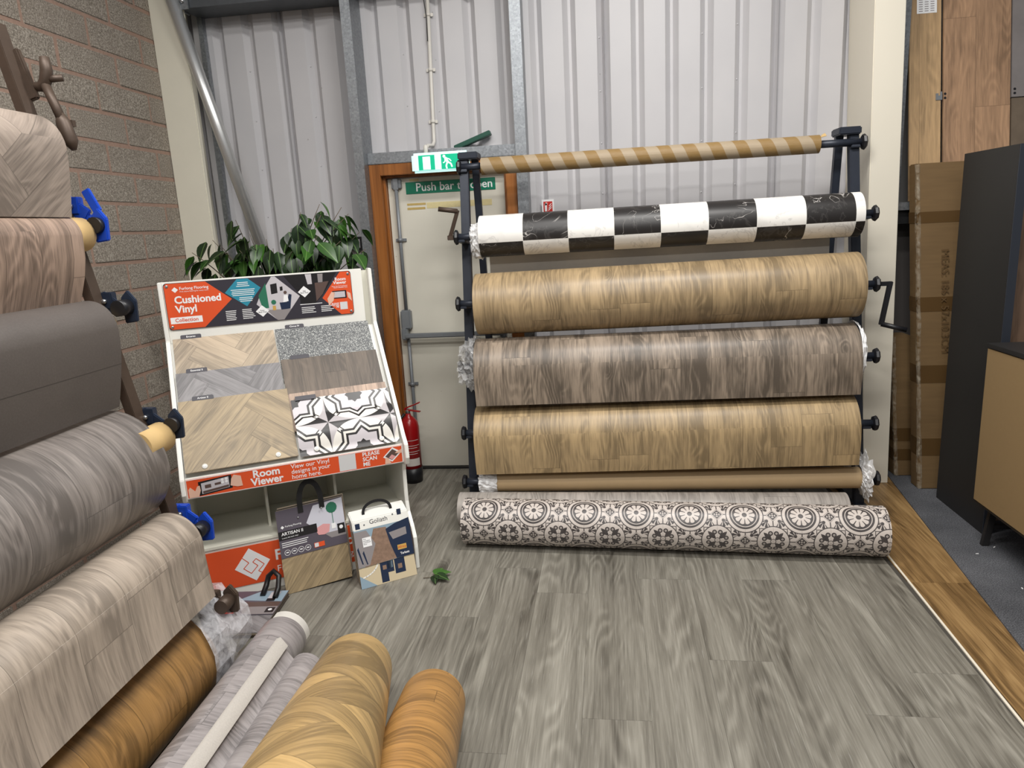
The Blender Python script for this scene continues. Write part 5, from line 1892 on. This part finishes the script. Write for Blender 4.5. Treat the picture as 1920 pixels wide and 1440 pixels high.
G().bar((fx_ - 0.02, fy_, 0.492), (fx_ + 0.085, fy_ - 0.02, 0.535), 0.022, 0.006).build('squeeze_lever', 'red_enamel', fe)
lb = G()
lb.sweep([(fx_ + 0.0628 * math.cos(w), fy_ + 0.0628 * math.sin(w), 0.12) for w in [-1.9 + 1.5 * i / 10 for i in range(11)]], (0, 0, 0.05), flip=True)
lb.build('white_label', 'extinguisher_label', fe)
lb = G()
for z, w_ in ((0.20, 1.0), (0.215, 1.3), (0.24, 1.0), (0.255, 1.3), (0.29, 1.2)):
    lb.sweep([(fx_ + 0.0627 * math.cos(w), fy_ + 0.0627 * math.sin(w), z) for w in [-1.6 + w_ * i / 8 for i in range(9)]], (0, 0, 0.0035), flip=True)
lb.build('printed_lines', 'extinguisher_label', fe)
G().tube([(fx_ - 0.02, fy_ - 0.01, 0.46), (fx_ - 0.075, fy_ - 0.03, 0.40), (fx_ - 0.082, fy_ - 0.03, 0.2), (fx_ - 0.078, fy_ - 0.02, 0.1)], 0.009, 8).build('hose', 'black_plastic', fe)

# ================================================================= FAR SIDE: BOXES, BOARDS, CABINET
def carton(name, label, x0, x1, y0, y1, h, lean, tapes, group=None):
    """tall flat carton leaning slightly back"""
    root = thing(name, label, 'box', ((x0 + x1) / 2, (y0 + y1) / 2, 0), group)
    g = G()
    for z, dy in ((0.003, 0.0), (h, lean[1])):
        dx = lean[0] if z > 0.1 else 0
        for x, y in ((x0, y0), (x1, y0), (x1, y1), (x0, y1)):
            g.v.append(V((x + dx, y + dy, z)))
    for q in ((0, 3, 2, 1), (0, 1, 5, 4), (1, 2, 6, 5), (2, 3, 7, 6), (3, 0, 4, 7), (4, 5, 6, 7)):
        g.face(q)
    g.build('carton', 'cardboard', root, bevel=0.006)
    for z0, z1 in tapes:
        t = G()
        k0, k1 = z0 / h, z1 / h
        P_ = lambda x, y, k: V((x + lean[0] * k, y + lean[1] * k, 0.003 + (h - 0.003) * k))
        e = 0.0012
        t.poly([P_(x0 - e, y0 - e, k0), P_(x1, y0 - e, k0), P_(x1, y0 - e, k1), P_(x0 - e, y0 - e, k1)])
        t.poly([P_(x0 - e, y1, k0), P_(x0 - e, y0 - e, k0), P_(x0 - e, y0 - e, k1), P_(x0 - e, y1, k1)])
        t.build('parcel_tape', 'parcel_tape', root)
    w = G()
    n = 26
    r = random.Random(int(h * 100))
    for i in range(n + 1):
        k = i / n
        for s, (ax, ay) in enumerate(((0.016, 0.0), (0.008, -0.005), (-0.003, -0.005), (-0.005, 0.012))):
            w.v.append(V((x0 + ax + lean[0] * k + r.uniform(-.003, .003), y0 + ay - 0.003 + lean[1] * k + r.uniform(-.004, 0), 0.01 + (h - 0.015) * k)))
    for i in range(n):
        for s in range(3):
            a = i * 4 + s
            w.face((a, a + 1, a + 5, a + 4))
    w.build('edge_wrap', 'bubble_wrap', root)
    return root


CG = 'cartons behind the roll rack'
tall = carton('carton', 'tall taped cardboard carton marked with its measurements', 1.808, 2.14, 4.08, 4.18, 1.815, (-0.09, 0.10), ((0.20, 0.30), (0.62, 0.72), (1.02, 1.10), (1.50, 1.56)))
text('MEAS: 186 x 57x10.3CM', 0.056, V((1.862, 4.1470, 1.36)), V((0.0496, -0.0552, -1)).normalized(), (1, 0, 0.0496), (0, -1, 0.0552), 'ink', tall, name='lettering')
carton('carton', 'shorter dark cardboard carton leaning beside the tall carton', 1.765, 1.87, 4.30, 4.42, 0.86, (-0.055, 0.03), ((0.10, 0.17), (0.22, 0.30)))

bp_ = thing('bay_side_panel', 'matt black upright panel beside the tall carton', 'panel', (1.87, 3.7, 0))  # upright black side panel of a display bay
G().box((1.85, 3.475, 0.004), (1.888, 3.955, 1.837)).build('panel_board', 'black_laminate', bp_, bevel=0.001)
G().box((1.8505, 3.470, 0.004), (1.888, 3.475, 1.837)).build('front_edging', 'blue_edge', bp_)
g = G()
g.prism(rect(0, 0, 0.6, 1.62), (1.892, 3.62, 0.02), (1, 0, 0), (0, 0, 1), (0, -1, 0), 0.02)
tag(g.build('laminate_sheet', 'brown_board', loc=(1.892, 3.6, 0)), 'brown wood laminate panel standing behind the black panel', 'panel')

cb = thing('cabinet', 'black cabinet with tan hardboard back on short black legs', 'cabinet', (2.0, 2.8, 0))
CX0, CX1, CY0, CY1 = 1.757, 2.15, 2.15, 3.40
G().box((CX0 + 0.006, CY0, 0.205), (CX1, CY1, 0.952)).build('carcass', 'black_laminate', cb, bevel=0.001)
G().box((CX0, CY0 + 0.002, 0.222), (CX0 + 0.0055, CY1 - 0.004, 0.948)).build('back_board', 'hardboard', cb)
G().box((CX0 - 0.004, CY0 - 0.01, 0.9525), (CX1 + 0.01, CY1 + 0.004, 0.972)).build('top_board', 'black_laminate', cb, bevel=0.001)
for yy in (CY1 - 0.05, CY0 + 0.08):
    for xx in (CX0 + 0.05, CX1 - 0.05):
        G().bar((xx - 0.008, yy, 0.0), (xx + 0.02, yy - 0.0, 0.205), 0.03, 0.026).build('leg', 'black_laminate', cb, bevel=0.002)
G().box((CX0 + 0.05, CY1 - 0.06, 0.09), (CX1 - 0.05, CY1 - 0.04, 0.11)).build('leg_rail', 'black_laminate', cb)

# leaning laminate boards above the carton
DG = 'laminate sample boards leaning on the wall ledge'
LV = V((0, 0.153, 1)).normalized()
LN = V((1, 0, 0)).cross(LV)


def lboard(name, label, x0, x1, z0, z1, mat, loc_y=0.0):
    o = V((0, 4.37 + 0.153 * (z0 - 1.85) + loc_y, z0))
    g = G()
    g.prism(rect(x0, 0, x1, (z1 - z0) / LV.z), o, (1, 0, 0), LV, LN, 0.014)
    ob = g.build(name, mat, loc=((x0 + x1) / 2, o.y, z0), bevel=0.001)
    return tag(ob, label, 'board', DG)


lboard('laminate_board', 'pale oak laminate board with a paper price list', 1.748, 1.912, 1.62, 2.95, 'oak_board')
lboard('laminate_board', 'rustic brown oak laminate board beside the pale oak board', 1.925, 2.268, 1.62, 2.95, 'rustic_board')
lboard('laminate_board', 'grey slate effect board above the rusty stone board', 2.275, 2.62, 2.145, 2.95, 'slate_board')
lboard('laminate_board', 'rusty stone effect board below the grey slate board', 2.275, 2.62, 1.62, 2.140, 'rust_board')
pp = G()
pp.prism(rect(1.785, 0, 1.888, 0.30), V((0, 4.37 + 0.153 * 0.77, 2.62)) + LN * 0.0145, (1, 0, 0), LV, LN, 0.001)
ppo = tag(pp.build('price_list', 'white_print', loc=(1.83, 4.48, 2.62)), 'white printed paper sheet fixed to the pale oak board', 'paper')
flat([rect(1.795 + 0.03 * c, 0.01 + 0.012 * r_, 1.815 + 0.03 * c, 0.014 + 0.012 * r_) for c in range(3) for r_ in range(8)], V((0, 4.37 + 0.153 * 0.77, 2.62)) + LN * 0.0157, (1, 0, 0), LV, LN, 0.0003, 'small_print', 'grey_print', ppo)['kind'] = 'stuff'
lg = thing('board_ledge', 'galvanised wall ledge carrying the laminate boards', 'ledge', (2.1, 4.4, 1.6))
G().box((1.655, 4.30, 1.575), (2.7, 4.585, 1.618)).build('ledge_rail', 'galvanised', lg)
G().box((1.655, 4.33, 1.50), (2.7, 4.345, 1.575)).build('lower_rail', 'skirting_black', lg)  # black rail under the ledge
G().box((1.655, 4.42, 1.62), (1.735, 4.43, 3.0)).build('edge_strip', 'galvanised', lg)
for z in (2.175,):
    q = V((0, 4.37 + 0.153 * (z - 1.85), z)) + LN * 0.0142
    hkx = G().prism([(1.885, -0.02), (1.918, -0.02), (1.918, 0.024), (1.908, 0.024), (1.908, 0.004), (1.898, 0.004), (1.898, 0.016), (1.885, 0.016)], q, (1, 0, 0), LV, LN, 0.004).build('board_hook', 'grey_bolt', lg)
for x in (1.934, 2.290):
    for dz in (-0.010, 0.012):
        q = V((x, 4.37 + 0.153 * (2.175 + dz - 1.85), 2.175 + dz)) + LN * 0.0145
        G().lathe(q, LN, [(0, 0.007), (0.002, 0.006)], 10).build('screw', 'black_plastic', lg)
lower = G()
lower.box((1.665, 4.46, 0.12), (2.7, 4.475, 1.50))
tag(lower.build('dark_panel', 'dark_board', loc=(2.1, 4.46, 0.12)), 'dark grey panel under the ledge behind the cartons', 'panel')

# crumbs on the carpet
for i, (x, y) in enumerate(((1.72, 3.25), (1.83, 3.32), (1.74, 2.93))):
    d = G().boxm(Matrix.Translation((x, y, 0.0085)) @ Matrix.Rotation(0.7 * i, 4, 'Z'), 0.012, 0.004, 0.003)
    tag(d.build('paper_scrap', 'white_print', loc=(x, y, 0.005)), 'tiny white paper scrap lying on the dark carpet', 'scrap', 'paper scraps on the carpet')

# ================================================================= LETTERING
tmp = []
for t in TEXTS:
    s, size, o, ex_, ey_, ez_, mat, parent, align, bold, name, space, line, width = t
    cu = bpy.data.curves.new('lettering', 'FONT')
    cu.body = s
    cu.size = size
    cu.align_x = align
    cu.space_line = line
    cu.space_character = space
    cu.offset = bold * size
    cu.resolution_u = 3
    cu.extrude = 0.0002
    ob = bpy.data.objects.new('lettering', cu)
    COL.objects.link(ob)
    tmp.append(ob)
bpy.context.view_layer.update()
dg = bpy.context.evaluated_depsgraph_get()
for ob, t in zip(tmp, TEXTS):
    s, size, o, ex_, ey_, ez_, mat, parent, align, bold, name, space, line, width = t
    me = bpy.data.meshes.new_from_object(ob.evaluated_get(dg))
    ex_, ey_, ez_ = ex_.normalized(), ey_.normalized(), ez_.normalized()
    m = Matrix(((ex_.x, ey_.x, ez_.x, o.x), (ex_.y, ey_.y, ez_.y, o.y), (ex_.z, ey_.z, ez_.z, o.z), (0, 0, 0, 1)))
    me.transform(ROOT[parent.name].inverted() @ m)
    me.materials.clear()
    me.materials.append(MATS[mat])
    me.name = name
    no_ = bpy.data.objects.new(name, me)
    COL.objects.link(no_)
    no_.parent = parent
for ob in tmp:
    cu = ob.data
    bpy.data.objects.remove(ob)
    bpy.data.curves.remove(cu)
